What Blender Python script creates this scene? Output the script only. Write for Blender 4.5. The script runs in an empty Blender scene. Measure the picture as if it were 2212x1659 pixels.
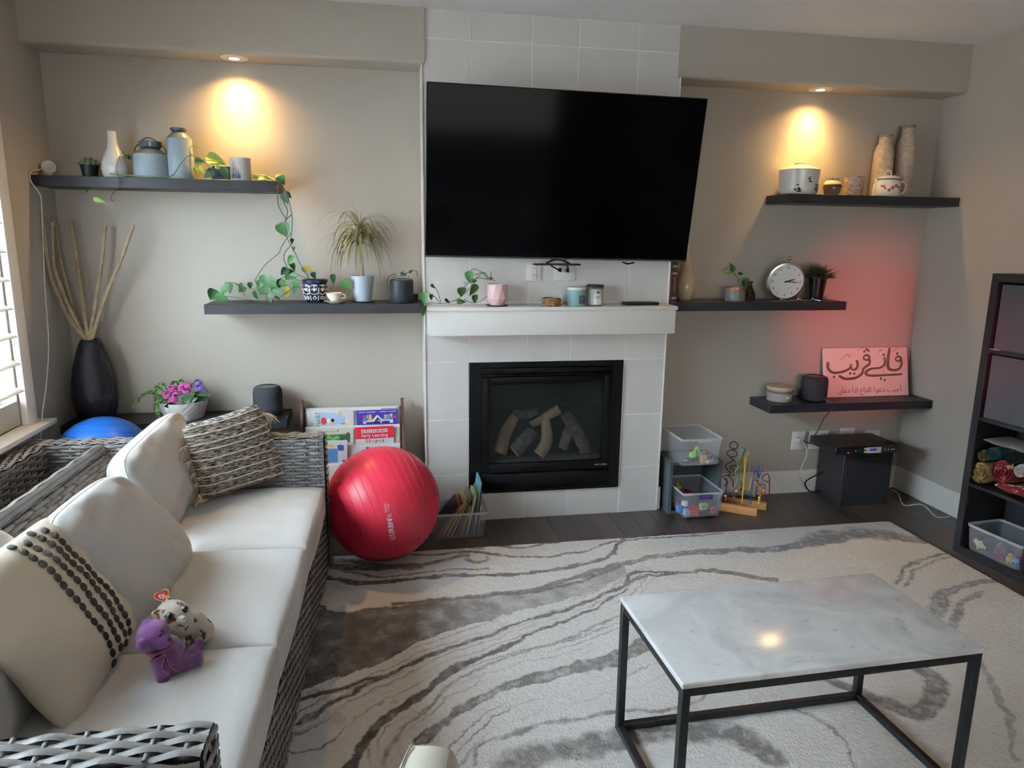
import bpy, bmesh, math, random
import numpy as np
from mathutils import Vector, Matrix, Euler
random.seed(7); PI = math.pi
scene = bpy.context.scene
COL = scene.collection

# ------------------------------------------------------------------ camera
CAM = Vector((-.203, -4.0647, 1.6174)); YAW, PITCH, ROLL = .1785, -.2020, .0125; FPX = 1536.9
_fw = Vector((math.sin(YAW)*math.cos(PITCH), math.cos(YAW)*math.cos(PITCH), math.sin(PITCH)))
_r = Vector((math.cos(YAW), -math.sin(YAW), 0)); _u = _r.cross(_fw)
_r, _u = math.cos(ROLL)*_r + math.sin(ROLL)*_u, -math.sin(ROLL)*_r + math.cos(ROLL)*_u
cam_data = bpy.data.cameras.new('camera'); cam = bpy.data.objects.new('camera', cam_data); COL.objects.link(cam)
cam_data.sensor_fit = 'HORIZONTAL'; cam_data.sensor_width = 36; cam_data.lens = FPX/2212*36; cam_data.clip_start = .02
m = Matrix((_r, _u, -_fw)).transposed().to_4x4(); m.translation = CAM; cam.matrix_world = m
scene.camera = cam

def at(px, py, x=None, y=None, z=None):
    """point of the room seen at photo pixel (px,py) on the plane x=, y= or z="""
    d = _fw + _r*((px-1106)/FPX) + _u*((829.5-py)/FPX)
    i, v = (0, x) if x is not None else (1, y) if y is not None else (2, z)
    return CAM + d*((v-CAM[i])/d[i])

# ------------------------------------------------------------------ world, big lights, exposure
scene.view_settings.view_transform = 'Standard'; scene.view_settings.look = 'None'
scene.view_settings.exposure = 0.15; scene.view_settings.gamma = 1.0; scene.view_settings.use_curve_mapping = False
world = bpy.data.worlds.new('overcast_sky'); scene.world = world; world.use_nodes = True
bg = world.node_tree.nodes['Background']; bg.inputs[0].default_value = (.80, .88, 1, 1); bg.inputs[1].default_value = .4
def area(name, loc, target, sx, sy, power, color):
    l = bpy.data.lights.new(name, 'AREA'); l.shape = 'RECTANGLE'; l.size = sx; l.size_y = sy; l.energy = power; l.color = color
    o = bpy.data.objects.new(name, l); COL.objects.link(o); o.location = loc
    o.rotation_euler = (Vector(target)-Vector(loc)).to_track_quat('-Z', 'Y').to_euler(); return o
area('daylight_shutter_window', (-3.6, -2.1, 3.35), (-.4, -1.9, .5), 4.4, 2.6, 11500, (.68, .86, 1))
area('ground_bounce_ceiling_fill', (-3.3, -2.0, -.1), (-.2, -2.0, 2.6), 4.4, 2.0, 1200, (.92, .96, 1))  # lamp added low outside the window to brighten the ceiling
area('daylight_patio_door', (.2, -11, 1.5), (.6, 0, 1.5), 6, 2.4, 165, (1, .96, .92))

# ------------------------------------------------------------------ materials
def lin(h):
    h = h.lstrip('#'); c = [int(h[i:i+2], 16)/255 for i in (0, 2, 4)]
    return tuple((v/12.92 if v <= .04045 else ((v+.055)/1.055)**2.4) for v in c) + (1,)
MATS = {}
def mat(name, col='#808080', rough=.5, metal=0, spec=.5, noise=None, bump=None, col2=None, trans=0, ior=1.45, emit=None, estr=0, alpha=1, coat=0, sheen=0, stretch=(1, 1, 1), fac=.5, sharp=.2):
    """noise = scale of a colour variation between col and col2, bump = (scale, strength)"""
    if name in MATS: return MATS[name]
    m = bpy.data.materials.new(name); m.use_nodes = True; N = m.node_tree.nodes; L = m.node_tree.links
    b = N['Principled BSDF']; b.inputs['Base Color'].default_value = lin(col); b.inputs['Roughness'].default_value = rough
    b.inputs['Metallic'].default_value = metal; b.inputs['Specular IOR Level'].default_value = spec
    b.inputs['Transmission Weight'].default_value = trans; b.inputs['IOR'].default_value = ior; b.inputs['Alpha'].default_value = alpha
    b.inputs['Coat Weight'].default_value = coat; b.inputs['Sheen Weight'].default_value = sheen
    if emit: b.inputs['Emission Color'].default_value = lin(emit); b.inputs['Emission Strength'].default_value = estr
    if noise or bump:
        tc = N.new('ShaderNodeTexCoord'); mp = N.new('ShaderNodeMapping'); mp.inputs['Scale'].default_value = stretch
        L.new(tc.outputs['Object'], mp.inputs[0])
    if noise:
        n = N.new('ShaderNodeTexNoise'); n.inputs['Scale'].default_value = noise; n.inputs['Detail'].default_value = 5
        L.new(mp.outputs[0], n.inputs[0]); r = N.new('ShaderNodeValToRGB')
        r.color_ramp.elements[0].position = fac-sharp; r.color_ramp.elements[1].position = fac+sharp
        r.color_ramp.elements[0].color = lin(col); r.color_ramp.elements[1].color = lin(col2 or col)
        L.new(n.outputs[0], r.inputs[0]); L.new(r.outputs[0], b.inputs['Base Color'])
    if bump:
        n2 = N.new('ShaderNodeTexNoise'); n2.inputs['Scale'].default_value = bump[0]; n2.inputs['Detail'].default_value = 4
        L.new(mp.outputs[0], n2.inputs[0]); bp = N.new('ShaderNodeBump'); bp.inputs['Strength'].default_value = bump[1]; bp.inputs['Distance'].default_value = .01
        L.new(n2.outputs[0], bp.inputs['Height']); L.new(bp.outputs[0], b.inputs['Normal'])
    MATS[name] = m; return m

# ------------------------------------------------------------------ mesh helpers
def wm(o):
    M = Matrix.Identity(4)
    while o is not None:
        M = o.matrix_basis @ M; o = o.parent
    return M
def smooth_pts(pts, n=6):
    P = [Vector(p) for p in pts]
    if len(P) < 3: return P
    Q = [2*P[0]-P[1]] + P + [2*P[-1]-P[-2]]; out = []
    for i in range(1, len(Q)-2):
        a, b, c, d = Q[i-1:i+3]
        for k in range(n):
            t = k/n
            out.append(.5*((2*b)+(c-a)*t+(2*a-5*b+4*c-d)*t*t+(3*b-a-3*c+d)*t**3))
    return out+[P[-1]]
class MB:
    def __init__(s): s.bm = bmesh.new()
    def box(s, c, d, bev=0, rot=None, seg=2):
        M = Matrix.Translation(c) @ (rot.to_4x4() if rot is not None else Matrix.Identity(4)) @ Matrix.Diagonal((d[0], d[1], d[2], 1))
        r = bmesh.ops.create_cube(s.bm, size=1, matrix=M)
        if bev:
            es = list({e for v in r['verts'] for e in v.link_edges})
            bmesh.ops.bevel(s.bm, geom=es, offset=bev, segments=seg, profile=.5, affect='EDGES')
        return s
    def grid(s, rows, closed=False):
        vs = [[s.bm.verts.new(p) for p in r] for r in rows]
        for i in range(len(vs)-1):
            n = len(vs[i])
            for j in range(n if closed else n-1):
                k = (j+1) % n
                s.bm.faces.new((vs[i][j], vs[i][k], vs[i+1][k], vs[i+1][j]))
        return vs
    def lathe(s, prof, seg=32, c=(0, 0, 0), cap=True, sx=1, sy=1):
        c = Vector(c)
        vs = s.grid([[c+Vector((r*sx*math.cos(2*PI*j/seg), r*sy*math.sin(2*PI*j/seg), z)) for j in range(seg)] for r, z in prof], True)
        if cap:
            if prof[0][0] > 1e-4: s.bm.faces.new(vs[0][::-1])
            if prof[-1][0] > 1e-4: s.bm.faces.new(vs[-1])
        return s
    def tube(s, pts, r, seg=8, sm=0, flat=1):
        P = smooth_pts(pts, sm) if sm else [Vector(p) for p in pts]
        n = len(P); rs = r if isinstance(r, (list, tuple)) else [r]
        up = None; rows = []
        for i, p in enumerate(P):
            t = (P[min(i+1, n-1)]-P[max(i-1, 0)])
            t = t.normalized() if t.length > 1e-9 else Vector((0, 0, 1))
            if up is None: up = t.orthogonal().normalized()
            up = (up-t*up.dot(t)); up = up.normalized() if up.length > 1e-6 else t.orthogonal().normalized()
            b = t.cross(up); q = i/(n-1)*(len(rs)-1) if n > 1 else 0; k = int(q); rr = rs[k]+(rs[min(k+1, len(rs)-1)]-rs[k])*(q-k)
            rows.append([p+(up*math.cos(2*PI*j/seg)*flat+b*math.sin(2*PI*j/seg))*rr for j in range(seg)])
        vs = s.grid(rows, True); s.bm.faces.new(vs[0][::-1]); s.bm.faces.new(vs[-1]); return s
    def ball(s, c, r, seg=16, rot=None):
        r = (r, r, r) if isinstance(r, (int, float)) else r
        M = Matrix.Translation(c) @ (rot.to_4x4() if rot is not None else Matrix.Identity(4)) @ Matrix.Diagonal((r[0], r[1], r[2], 1))
        bmesh.ops.create_uvsphere(s.bm, u_segments=seg, v_segments=max(6, seg//2+2), radius=1, matrix=M); return s
    def prism(s, poly, h, M=None, hole=None):
        """flat polygon (x,y) extruded by h along z, placed with M"""
        M = M or Matrix.Identity(4); n = len(poly)
        a = [s.bm.verts.new(M @ Vector((p[0], p[1], 0))) for p in poly]; b = [s.bm.verts.new(M @ Vector((p[0], p[1], h))) for p in poly]
        s.bm.faces.new(a[::-1]); s.bm.faces.new(b)
        for i in range(n): s.bm.faces.new((a[i], a[(i+1) % n], b[(i+1) % n], b[i]))
        return s
    def quad(s, *p): s.bm.faces.new([s.bm.verts.new(q) for q in p]); return s
    def mesh(s, name, material, angle=40):
        bmesh.ops.recalc_face_normals(s.bm, faces=s.bm.faces[:])
        me = bpy.data.meshes.new(name); s.bm.to_mesh(me); s.bm.free()
        if material is not None: me.materials.append(material)
        me.shade_smooth()
        try: me.set_sharp_from_angle(angle=math.radians(angle))
        except Exception: pass
        return me
    def build(s, name, material, parent=None, world=False, loc=None, angle=40):
        if world and parent is not None: s.bm.transform(wm(parent).inverted())
        o = bpy.data.objects.new(name, s.mesh(name, material, angle)); COL.objects.link(o)
        if parent is not None: o.parent = parent
        if loc is not None: o.location = loc
        return o
def thing(name, label, cat, loc=(0, 0, 0), rz=0, group=None):
    o = bpy.data.objects.new(name, None); COL.objects.link(o); o.empty_display_size = .05
    o.location = loc; o.rotation_euler = (0, 0, rz); return tag(o, label, cat, group)
def tag(o, label, cat, group=None):
    o['label'] = label; o['category'] = cat
    if group: o['group'] = group
    return o
def struct(o, label=None):
    o['kind'] = 'structure'
    if label: o['label'] = label
    return o
def linked(name, me, parent, M):
    o = bpy.data.objects.new(name, me); COL.objects.link(o); o.parent = parent; o.matrix_basis = M; return o
def frame(U, V, Nn, P):
    M = Matrix((Vector(U), Vector(V), Vector(Nn))).transposed().to_4x4(); M.translation = Vector(P); return M
def text(s, size, material, parent, M, name='lettering', extrude=.0005, world=True, align='CENTER', warp=None, bold=0):
    c = bpy.data.curves.new(name, 'FONT'); c.body = s; c.size = size; c.extrude = extrude; c.align_x = align; c.align_y = 'CENTER'; c.offset = bold; c.resolution_u = 3
    o = bpy.data.objects.new('tmp', c); COL.objects.link(o)
    me = bpy.data.meshes.new_from_object(o.evaluated_get(bpy.context.evaluated_depsgraph_get()))
    bpy.data.objects.remove(o); bpy.data.curves.remove(c)
    if warp:
        for v in me.vertices: v.co = warp(v.co)
    else: me.transform(M)
    if world and parent is not None: me.transform(wm(parent).inverted())
    me.materials.clear(); me.materials.append(material)
    ob = bpy.data.objects.new(name, me); COL.objects.link(ob); ob.parent = parent; return ob
WALLM = Matrix(((1, 0, 0, 0), (0, 0, -1, 0), (0, 1, 0, 0), (0, 0, 0, 1)))   # text plane facing the room (-y)
def facing(P, rz=0, tilt=0):
    return Matrix.Translation(P) @ Matrix.Rotation(rz, 4, 'Z') @ Matrix.Rotation(tilt, 4, 'X') @ WALLM
# ------------------------------------------------------------------ the room
XL, XR, H, XA, XB, D, SZ, SE = -1.83, 3.17, 2.74, .015, 1.399, .18, 2.477, .194
YB = -7.4
m_wall = mat('greige_wall_paint', '#ada599', .62, spec=.3, bump=(220, .04))
m_ceil = mat('stippled_ceiling_paint', '#f0eeec', .85, bump=(260, .55))
m_white = mat('white_trim_paint', '#dedad4', .4)
m_floor = [mat('dark_hardwood_%d' % i, c, .36, noise=6, col2=c2, stretch=(22, 1.2, 1), bump=(60, .05)) for i, (c, c2) in enumerate((('#3b302d', '#4a3d38'), ('#352b29', '#453934'), ('#413530', '#50423c')))]
# floor: boards running away from the camera
b = MB(); b.box(((XL+XR)/2, (YB+.0)/2, -.03), (XR-XL+.3, -YB+.3, .04)); floor = struct(b.build('floor', mat('floor_gap', '#191412', .8)), 'dark brown hardwood floor of narrow boards')
random.seed(3); pw = .127; n = int((XR-XL)/pw)+1
for i in range(n):
    x0 = XL+i*pw; x1 = min(x0+pw, XR)
    y = .0; first = True
    while y > -3.4:
        L = random.uniform(.5, 1.5) if first else random.uniform(.9, 1.7); first = False; y1 = max(y-L, -3.5)
        if x1-x0 > .02:
            p = MB().box(((x0+x1)/2, (y+y1)/2, -.006), (x1-x0-.0016, y-y1-.0016, .012), .0012, seg=1).build('board', random.choice(m_floor), floor)
        y = y1
p = MB().box(((XL+XR)/2, (YB-3.5)/2, -.006), (XR-XL, -3.5-YB-.002, .012)).build('board', m_floor[0], floor)
# walls
struct(MB().box(((XL+XR)/2, .06, H/2), (XR-XL+.4, .12, H+.1)).build('wall_back', m_wall), 'warm grey painted wall behind the fireplace')
struct(MB().box((XR+.06, YB/2, H/2), (.12, -YB, H+.1)).build('wall_right', m_wall), 'warm grey painted side wall beside the black cube shelving')
WY0, WY1, WZ0, WZ1 = -3.1, -.60, .76, 2.2
b = MB()
for y0, y1, z0, z1 in ((WY1, .12, -.05, H+.05), (YB, WY0, -.05, H+.05), (WY0, WY1, -.05, WZ0), (WY0, WY1, WZ1, H+.05)):
    b.box((XL-.06, (y0+y1)/2, (z0+z1)/2), (.12, y1-y0, z1-z0))
struct(b.build('wall_left', m_wall), 'warm grey painted wall with the shuttered window')
b = MB()
for x0, x1, z0, z1 in ((XL-.1, -1.1, -.05, H), (2.3, XR+.1, -.05, H), (-1.1, 2.3, 2.4, H)): b.box(((x0+x1)/2, YB-.06, (z0+z1)/2), (x1-x0, .12, z1-z0))
struct(b.build('wall_front', m_wall), 'wall with the patio door behind the camera')
struct(MB().box(((XL+XR)/2, YB/2, H+.05), (XR-XL+.4, -YB+.3, .1)).build('ceiling', m_ceil), 'white stippled ceiling')
for nm, x0, x1 in (('left', XL, XA), ('right', XB, XR)):
    b = MB(); b.box(((x0+x1)/2, -SE/2+.005, (SZ+H)/2+.01), (x1-x0+.02, SE+.01, H-SZ+.02))
    es = [e for e in b.bm.edges if all(v.co.y < -.1 and v.co.z < SZ+.03 for v in e.verts)]
    bmesh.ops.bevel(b.bm, geom=es, offset=.02, segments=5, profile=.5, affect='EDGES')
    struct(b.build('wall_soffit_'+nm, m_wall), 'dropped grey soffit over the %s alcove' % ('shuttered' if nm == 'left' else 'clock'))
# chimney breast: drywall core with recessed grout, the tiles are pieces on it
FX0, FX1, FZ0, FZ1 = .254, 1.149, .167, .937
m_grout = mat('pale_grout', '#efedea', .8); m_tile = [mat('cream_tile_%d' % i, c, .42, noise=3, col2=c2, bump=(90, .03)) for i, (c, c2) in enumerate((('#cbc7c2', '#d3cfca'), ('#c9c5c0', '#d1cdc8'), ('#cdc9c4', '#d4d0cb')))]
b = MB(); yc = -(D-.0018)
for x0, x1, z0, z1 in ((XA, FX0+.02, 0, H), (FX1-.02, XB, 0, H), (FX0+.02, FX1-.02, FZ1-.02, H), (FX0+.02, FX1-.02, 0, FZ0+.02)): b.box(((x0+x1)/2, yc/2, (z0+z1)/2), (x1-x0, -yc, z1-z0))
chim = struct(b.build('wall_chimney_breast', m_grout), 'fireplace chimney breast clad in large cream tiles')
xs = [XA, .254, .582, .832, 1.160, XB]; zs = [0, .285, .610, .939, 1.27, 1.602, 1.935, 2.27, 2.603, H]; g = .0022
for i in range(5):
    for k in range(9):
        x0, x1, z0, z1 = xs[i]+g, xs[i+1]-g, zs[k]+g, zs[k+1]-g
        if i == 0: x0 -= g
        if i in (1, 2, 3) and k < 3:
            if k > 0: continue
            z1 = FZ0-g
        if i == 4: x0 = max(x0, (FX1 if k < 3 else 1.160)+g); x1 += g
        if i == 3 and k == 0: x1 = FX1-g
        MB().box(((x0+x1)/2, -D+.006, (z0+z1)/2), (x1-x0, .0125, z1-z0), .0015, seg=1).build('tile', m_tile[(i*2+k) % 3], chim)
# white edge trim down the sides of the tiles
for k, x in enumerate((XA-.004, XB+.004)):
    struct(MB().box((x, -D/2-.004, H/2), (.008, D+.004, H-.002), .002).build('trim_%d' % (k+1), m_white if k == 0 else m_grout), 'white corner edging of the tiled chimney breast')
# baseboards
def baseboard(nm, p, q, nrm):
    P, Q, Nv = Vector((*p, 0)), Vector((*q, 0)), Vector((*nrm, 0)); L = (Q-P).length; U = (Q-P)/L
    prof = [(0, 0), (.016, 0), (.016, .105), (.012, .112), (.012, .128), (.008, .150), (0, .150)]
    b = MB(); rows = [[P+U*t+Nv*a+Vector((0, 0, z)) for a, z in prof] for t in (0, L)]
    vs = b.grid(rows, True); b.bm.faces.new(vs[0]); b.bm.faces.new(vs[1][::-1])
    struct(b.build('baseboard_'+nm, m_white), 'tall white moulded baseboard')
baseboard('back_right', (XB+.008, 0), (XR, 0), (0, -1)); baseboard('back_left', (XL, 0), (XA-.008, 0), (0, -1))
baseboard('right', (XR, 0), (XR, -3.6), (-1, 0)); baseboard('left', (XL, 0), (XL, -3.6), (1, 0))
struct(MB().box((XB+.016, -D+.006, .078), (.016, .016, .14), .003).build('trim_3', m_white), 'short white end block of the baseboard at the tiles')
# window with plantation shutters
win = bpy.data.objects.new('window_1', None); COL.objects.link(win); struct(win, 'white framed window with wide plantation shutter louvres'); win.location = (XL, (WY0+WY1)/2, WZ0)
b = MB()
for y in (WY1+.04, WY0-.04): b.box((XL+.012, y, (WZ0+WZ1)/2), (.03, .085, WZ1-WZ0+.16), .004)
b.box((XL+.012, (WY0+WY1)/2, WZ1+.04), (.03, WY1-WY0, .085), .004); b.build('casing', m_white, win, True)
MB().box((XL+.04, (WY0+WY1)/2, WZ0-.012), (.10, WY1-WY0+.26, .024), .005).build('sill', m_white, win, True)
MB().box((XL+.010, (WY0+WY1)/2, WZ0-.058), (.02, WY1-WY0+.20, .068), .003).build('apron', m_white, win, True)
b = MB()
for y0, y1, z0, z1 in ((WY0, WY0+.05, WZ0, WZ1), (WY1-.05, WY1, WZ0, WZ1), (WY0, WY1, WZ0, WZ0+.05), (WY0, WY1, WZ1-.05, WZ1), (-1.88, -1.82, WZ0, WZ1)): b.box((XL-.10, (y0+y1)/2, (z0+z1)/2), (.04, y1-y0, z1-z0), .003)
b.build('sash', m_white, win, True)
for y0, y1 in ((WY0+.05, -1.88), (-1.82, WY1-.05)): MB().box((XL-.10, (y0+y1)/2, (WZ0+WZ1)/2), (.004, y1-y0, WZ1-WZ0-.1)).build('pane', mat('window_glass', '#ffffff', 0, trans=1, ior=1.0, spec=.1), win, True)
m_louv = mat('shaded_shutter_paint', '#b3aca4', .45)  # toned darker than the casing to paint in the louvres' room-side shade
for y0, y1 in ((WY0, -1.86), (-1.84, WY1)):
    b = MB(); b.box((XL-.02, y0+.022, (WZ0+WZ1)/2), (.03, .044, WZ1-WZ0), .003); b.box((XL-.02, y1-.008, (WZ0+WZ1)/2), (.03, .014, WZ1-WZ0), .003)
    b.box((XL-.02, (y0+y1)/2, WZ0+.06), (.028, y1-y0, .11), .003); b.box((XL-.02, (y0+y1)/2, WZ1-.05), (.028, y1-y0, .10), .003)
    sh = b.build('shutter_frame', m_louv, win, True)
    for k in range(11):
        zc = .948+.122*k-.01
        if zc > WZ1-.15: break
        b = MB(); ring = []; rows = []
        for yy in (y0+.045, y1-.016):
            row = []
            for j in range(14):
                a = 2*PI*j/14; u, v = .055*math.cos(a), .0065*math.sin(a)
                row.append(Vector((XL-.02+u*math.cos(-.34)-v*math.sin(-.34), yy, zc+u*math.sin(-.34)+v*math.cos(-.34))))
            rows.append(row)
        vs = b.grid(rows, True); b.bm.faces.new(vs[0]); b.bm.faces.new(vs[1]); b.build('louvre', m_louv, sh, True)
# mantel
man = thing('mantel_shelf', 'white painted box mantel across the tiled fireplace under the television', 'mantel', ((XA+XB)/2, -.25, 1.106))
MB().box(((XA+XB)/2, -(D+.326)/2-.001, 1.172), (XB-XA-.012, .326-D-.002, .132), .003).build('mantel_box', m_white, man, True)
MB().box(((XA+XB)/2, -(D+.338)/2-.001, 1.2485), (XB-XA+.004, .338-D-.002, .021), .004).build('mantel_top', m_white, man, True)
ZM = 1.259
# gas fireplace insert
m_blk = mat('satin_black_steel', '#070607', .42, spec=.15); m_blk2 = mat('matte_black_liner', '#101010', .9)
fp = thing('fireplace_insert', 'black gas fireplace insert with glass front and ceramic logs', 'fireplace', ((FX0+FX1)/2, -D, FZ0))
cx = (FX0+FX1)/2; fw_ = FX1-FX0
b = MB()
for x0, x1, z0, z1 in ((FX0, FX0+.066, FZ0, FZ1), (FX1-.066, FX1, FZ0, FZ1), (FX0+.066, FX1-.066, FZ1-.03, FZ1), (FX0+.066, FX1-.066, FZ0, FZ0+.02)): b.box(((x0+x1)/2, -D-.006, (z0+z1)/2), (x1-x0+.001, .014, z1-z0), .0015, seg=1)
b.build('surround', m_blk, fp, True)
b = MB(); b.box((cx, -D-.012, FZ1-.048), (fw_-.134, .03, .032), .004); b.box((cx, -D-.022, FZ1-.07), (fw_-.128, .05, .006), .002); b.build('hood', m_blk, fp, True)
b = MB(); z0, z1 = FZ0+.125, FZ1-.082; x0, x1 = FX0+.07, FX1-.07; fr = .045
for a0, a1, c0, c1 in ((x0, x0+fr, z0, z1), (x1-fr, x1, z0, z1), (x0+fr, x1-fr, z1-fr, z1), (x0+fr, x1-fr, z0, z0+fr+.01)): b.box(((a0+a1)/2, -D-.012, (c0+c1)/2), (a1-a0+.001, .028, c1-c0), .003)
door = b.build('glass_door', m_blk, fp, True)
MB().box((cx, -D-.004, (z0+z1)/2), (x1-x0-2*fr, .004, z1-z0-2*fr)).build('glass_pane', mat('hazed_fire_glass', '#39403f', .12, alpha=.20, spec=.4), door, True)  # grey see-through tint paints in dust and the hazy reflection on the pane
text('HEAT & GLO', .013, mat('silver_print', '#b9b9b9', .4), door, facing((FX1-.118, -D-.0265, z0+.026)), 'maker_name')
b = MB(); b.box((cx, -D-.008, FZ0+.068), (fw_-.136, .018, .094), .003); b.build('lower_panel', m_blk, fp, True)
b = MB(); t = .02; ib = -.02     # firebox liner, inside the chimney breast
for c, d in (((cx, ib, .6), (fw_-.1, .01, .7)), ((FX0+.075, -.09, .6), (.01, .14, .7)), ((FX1-.075, -.09, .6), (.01, .14, .7)), ((cx, -.09, FZ0+.155), (fw_-.14, .15, .02)), ((cx, -.09, FZ1-.03), (fw_-.14, .15, .02))): b.box(c, d)
for z in (.50, .62): b.box((cx, ib-.008, z), (fw_-.16, .008, .012))
b.build('firebox', m_blk2, fp, True)
MB().box((cx, -.10, FZ0+.170), (fw_-.18, .115, .014), .003).build('ember_bed', mat('grey_ember_bed', '#4c4a47', .95, noise=120, col2='#8b867e', bump=(160, .9)), fp, True)
m_log = mat('ceramic_log_bark', '#6b5a48', .9, noise=26, col2='#8d7458', bump=(45, .8), stretch=(1, 1, .35)); m_logd = mat('charred_log', '#3a332e', .95, noise=30, col2='#64584b', bump=(50, .9))
m_cut = mat('sawn_log_end', '#b08d63', .85, noise=40, col2='#8f6d49')
def fx(px, py, y): return at(px, py, y=y)
def log(pts, rr, mt, cap=True, dy=0):
    random.seed(len(pts)*7+int(pts[0][0])); P = [at(a, c, y=yy) for a, c, yy in pts]
    P = smooth_pts(P, 5); P = [p+Vector((random.uniform(-1, 1), 0, random.uniform(-1, 1)))*.0025 for p in P]
    b = MB(); b.tube(P, rr, 12); 
    for v in b.bm.verts: v.co += Vector((random.uniform(-1, 1), random.uniform(-.5, .5), random.uniform(-1, 1)))*.002
    lg = b.build('log', mt, fp, True)
    if cap:
        d = (P[0]-P[1]).normalized(); MB().tube([P[0]-d*.002, P[0]+d*.003], [rr[0]*.93, rr[0]*.9], 14).build('sawn_end', m_cut, lg, True)
log([(1080, 979, -.135), (1092, 935, -.11), (1112, 900, -.075)], [.040, .036, .028], m_log)
log([(1112, 975, -.135), (1130, 955, -.12), (1150, 930, -.10)], [.042, .040, .034], m_logd)
log([(1165, 982, -.14), (1181, 950, -.125), (1178, 905, -.095)], [.036, .034, .026], m_log)
log([(1147, 918, -.07), (1180, 900, -.075), (1208, 884, -.07)], [.020, .028, .030], m_log, False)
log([(1265, 973, -.135), (1246, 930, -.115), (1222, 893, -.09)], [.036, .040, .034], m_logd)
log([(1215, 968, -.14), (1226, 938, -.125), (1240, 915, -.11)], [.026, .032, .030], m_logd)
log([(1108, 893, -.045), (1140, 895, -.045), (1163, 888, -.045)], [.022, .026, .020], m_logd, False)
# recessed lights in the soffits
def downlight(x, y, label, aimx, spill):
    t = thing('recessed_light', label, 'ceiling light', (x, y, SZ), 0, 'recessed soffit lights')
    pr = [(.034, .004), (.036, -.001), (.056, -.004), (.064, -.003), (.066, .001)]
    MB().lathe(pr, 40, cap=False).build('trim_ring', mat('white_lamp_trim', '#e4dfd6', .4), t)
    MB().lathe([(.024, -.004), (.034, -.002), (.036, .004), (.026, .004)], 32, cap=False).build('gimbal', mat('white_lamp_trim', '#e4dfd6', .4), t)
    MB().lathe([(0, -.0035), (.025, -.0035)], 24, cap=False).build('lens', mat('lit_lamp_lens', '#fff3d6', .3, emit='#fff0cf', estr=9), t)
    l = bpy.data.lights.new('lamp', 'SPOT'); l.energy = LAMP_W; l.color = (1, .58, .15); l.spot_size = math.radians(76); l.spot_blend = .9; l.shadow_soft_size = .022
    o = bpy.data.objects.new('bulb', l); COL.objects.link(o); o.parent = t; o.location = (0, 0, -.008); o.rotation_euler = (math.radians(9), aimx, 0)
    l2 = bpy.data.lights.new('spill', 'SPOT'); l2.energy = LAMP_W*spill; l2.color = (1, .60, .22); l2.spot_size = math.radians(150); l2.spot_blend = 1; l2.shadow_soft_size = .022
    o = bpy.data.objects.new('bulb_spill', l2); COL.objects.link(o); o.parent = t; o.location = (0, 0, -.008); o.rotation_euler = (math.radians(-12), aimx, 0)
LAMP_W = 32
downlight(-.909, -.095, 'lit recessed lamp above the shelf with the trailing ivy', 0, 1.5)
downlight(2.293, -.095, 'lit recessed lamp above the shelf with the enamel pot', 0, 1.0)
# red accent light that washes the far corner, standing beside the cube shelving out of frame
l = bpy.data.lights.new('red_corner_lamp', 'SPOT'); l.energy = 175; l.color = (1, .07, .11); l.spot_size = math.radians(29); l.spot_blend = 1; l.shadow_soft_size = .08
o = bpy.data.objects.new('red_corner_lamp', l); COL.objects.link(o); o.location = (2.10, -2.75, 1.10); o.rotation_euler = (Vector((2.80, 0, 1.1))-o.location).to_track_quat('-Z', 'Y').to_euler()
# floating shelves
m_shelf = mat('black_brown_veneer', '#1d1b1e', .42, noise=10, col2='#26242a', stretch=(1.5, 30, 30), bump=(30, .06))
def shelf(x0, x1, z, label):
    t = thing('floating_shelf', label, 'shelf', ((x0+x1)/2, -.125, z-.05), 0, 'black floating shelves')
    MB().box(((x0+x1)/2, -.125, z-.025), (x1-x0-.004, .248, .05), .0015, seg=1).build('shelf_board', m_shelf, t, True)
    return t
ZU, ZLM, ZLL, ZRU, ZRM, ZRL = 1.882, 1.271, .66, 1.884, 1.273, .654
shelf(XL, -.718, ZU, 'long black floating shelf with the blue-grey bottles in the window alcove')
shelf(-1.103, XA-.01, ZLM, 'black floating shelf with the potted dragon tree left of the mantel')
shelf(XL, -.727, ZLL, 'low black floating shelf under the tall black vase')
shelf(2.06, XR, ZRU, 'black floating shelf with the white crock in the red-lit alcove')
shelf(XB+.01, 2.498, ZRM, 'black floating shelf carrying the alarm clock beside the mantel')
shelf(2.06, XR, ZRL, 'black floating shelf holding the calligraphy board')
# ------------------------------------------------------------------ television on its tilting bracket
tv = thing('television', 'large flat black television tilted above the mantel', 'television', (.742, -.19, 1.50))
c0 = Vector((.742, -.325, 1.928)); TR = math.atan2(.132, .84)
def TVM(): return Matrix.Translation(c0) @ Matrix.Rotation(math.radians(.62), 4, 'Y') @ Matrix.Rotation(TR, 4, 'X')
MT = TVM(); W_, H_ = 1.449, .848
def tvpart(fn, name, m_):
    b = MB(); fn(b); b.bm.transform(MT); return b.build(name, m_, tv, True)
m_scr = mat('black_tv_screen', '#020203', .1, spec=.08); m_tvb = mat('black_tv_plastic', '#121213', .4)
tvpart(lambda b: b.box((0, .006, 0), (W_, .026, H_), .003), 'casing', m_tvb)
tvpart(lambda b: b.box((0, -.0085, .003), (W_-.008, .004, H_-.016), .001, seg=1), 'screen', m_scr)
tvpart(lambda b: b.box((0, -.0095, -H_/2+.006), (W_-.004, .006, .009), .001, seg=1), 'bottom_bezel', mat('dark_grey_bezel', '#3a3a3d', .35))
tvpart(lambda b: b.box((0, .035, -.03), (.9, .035, .55), .02), 'rear_housing', m_tvb)
tvpart(lambda b: b.box((.0, -.014, -H_/2+.006), (.075, .004, .012), .001, seg=1), 'sensor_bar', m_tvb)
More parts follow.
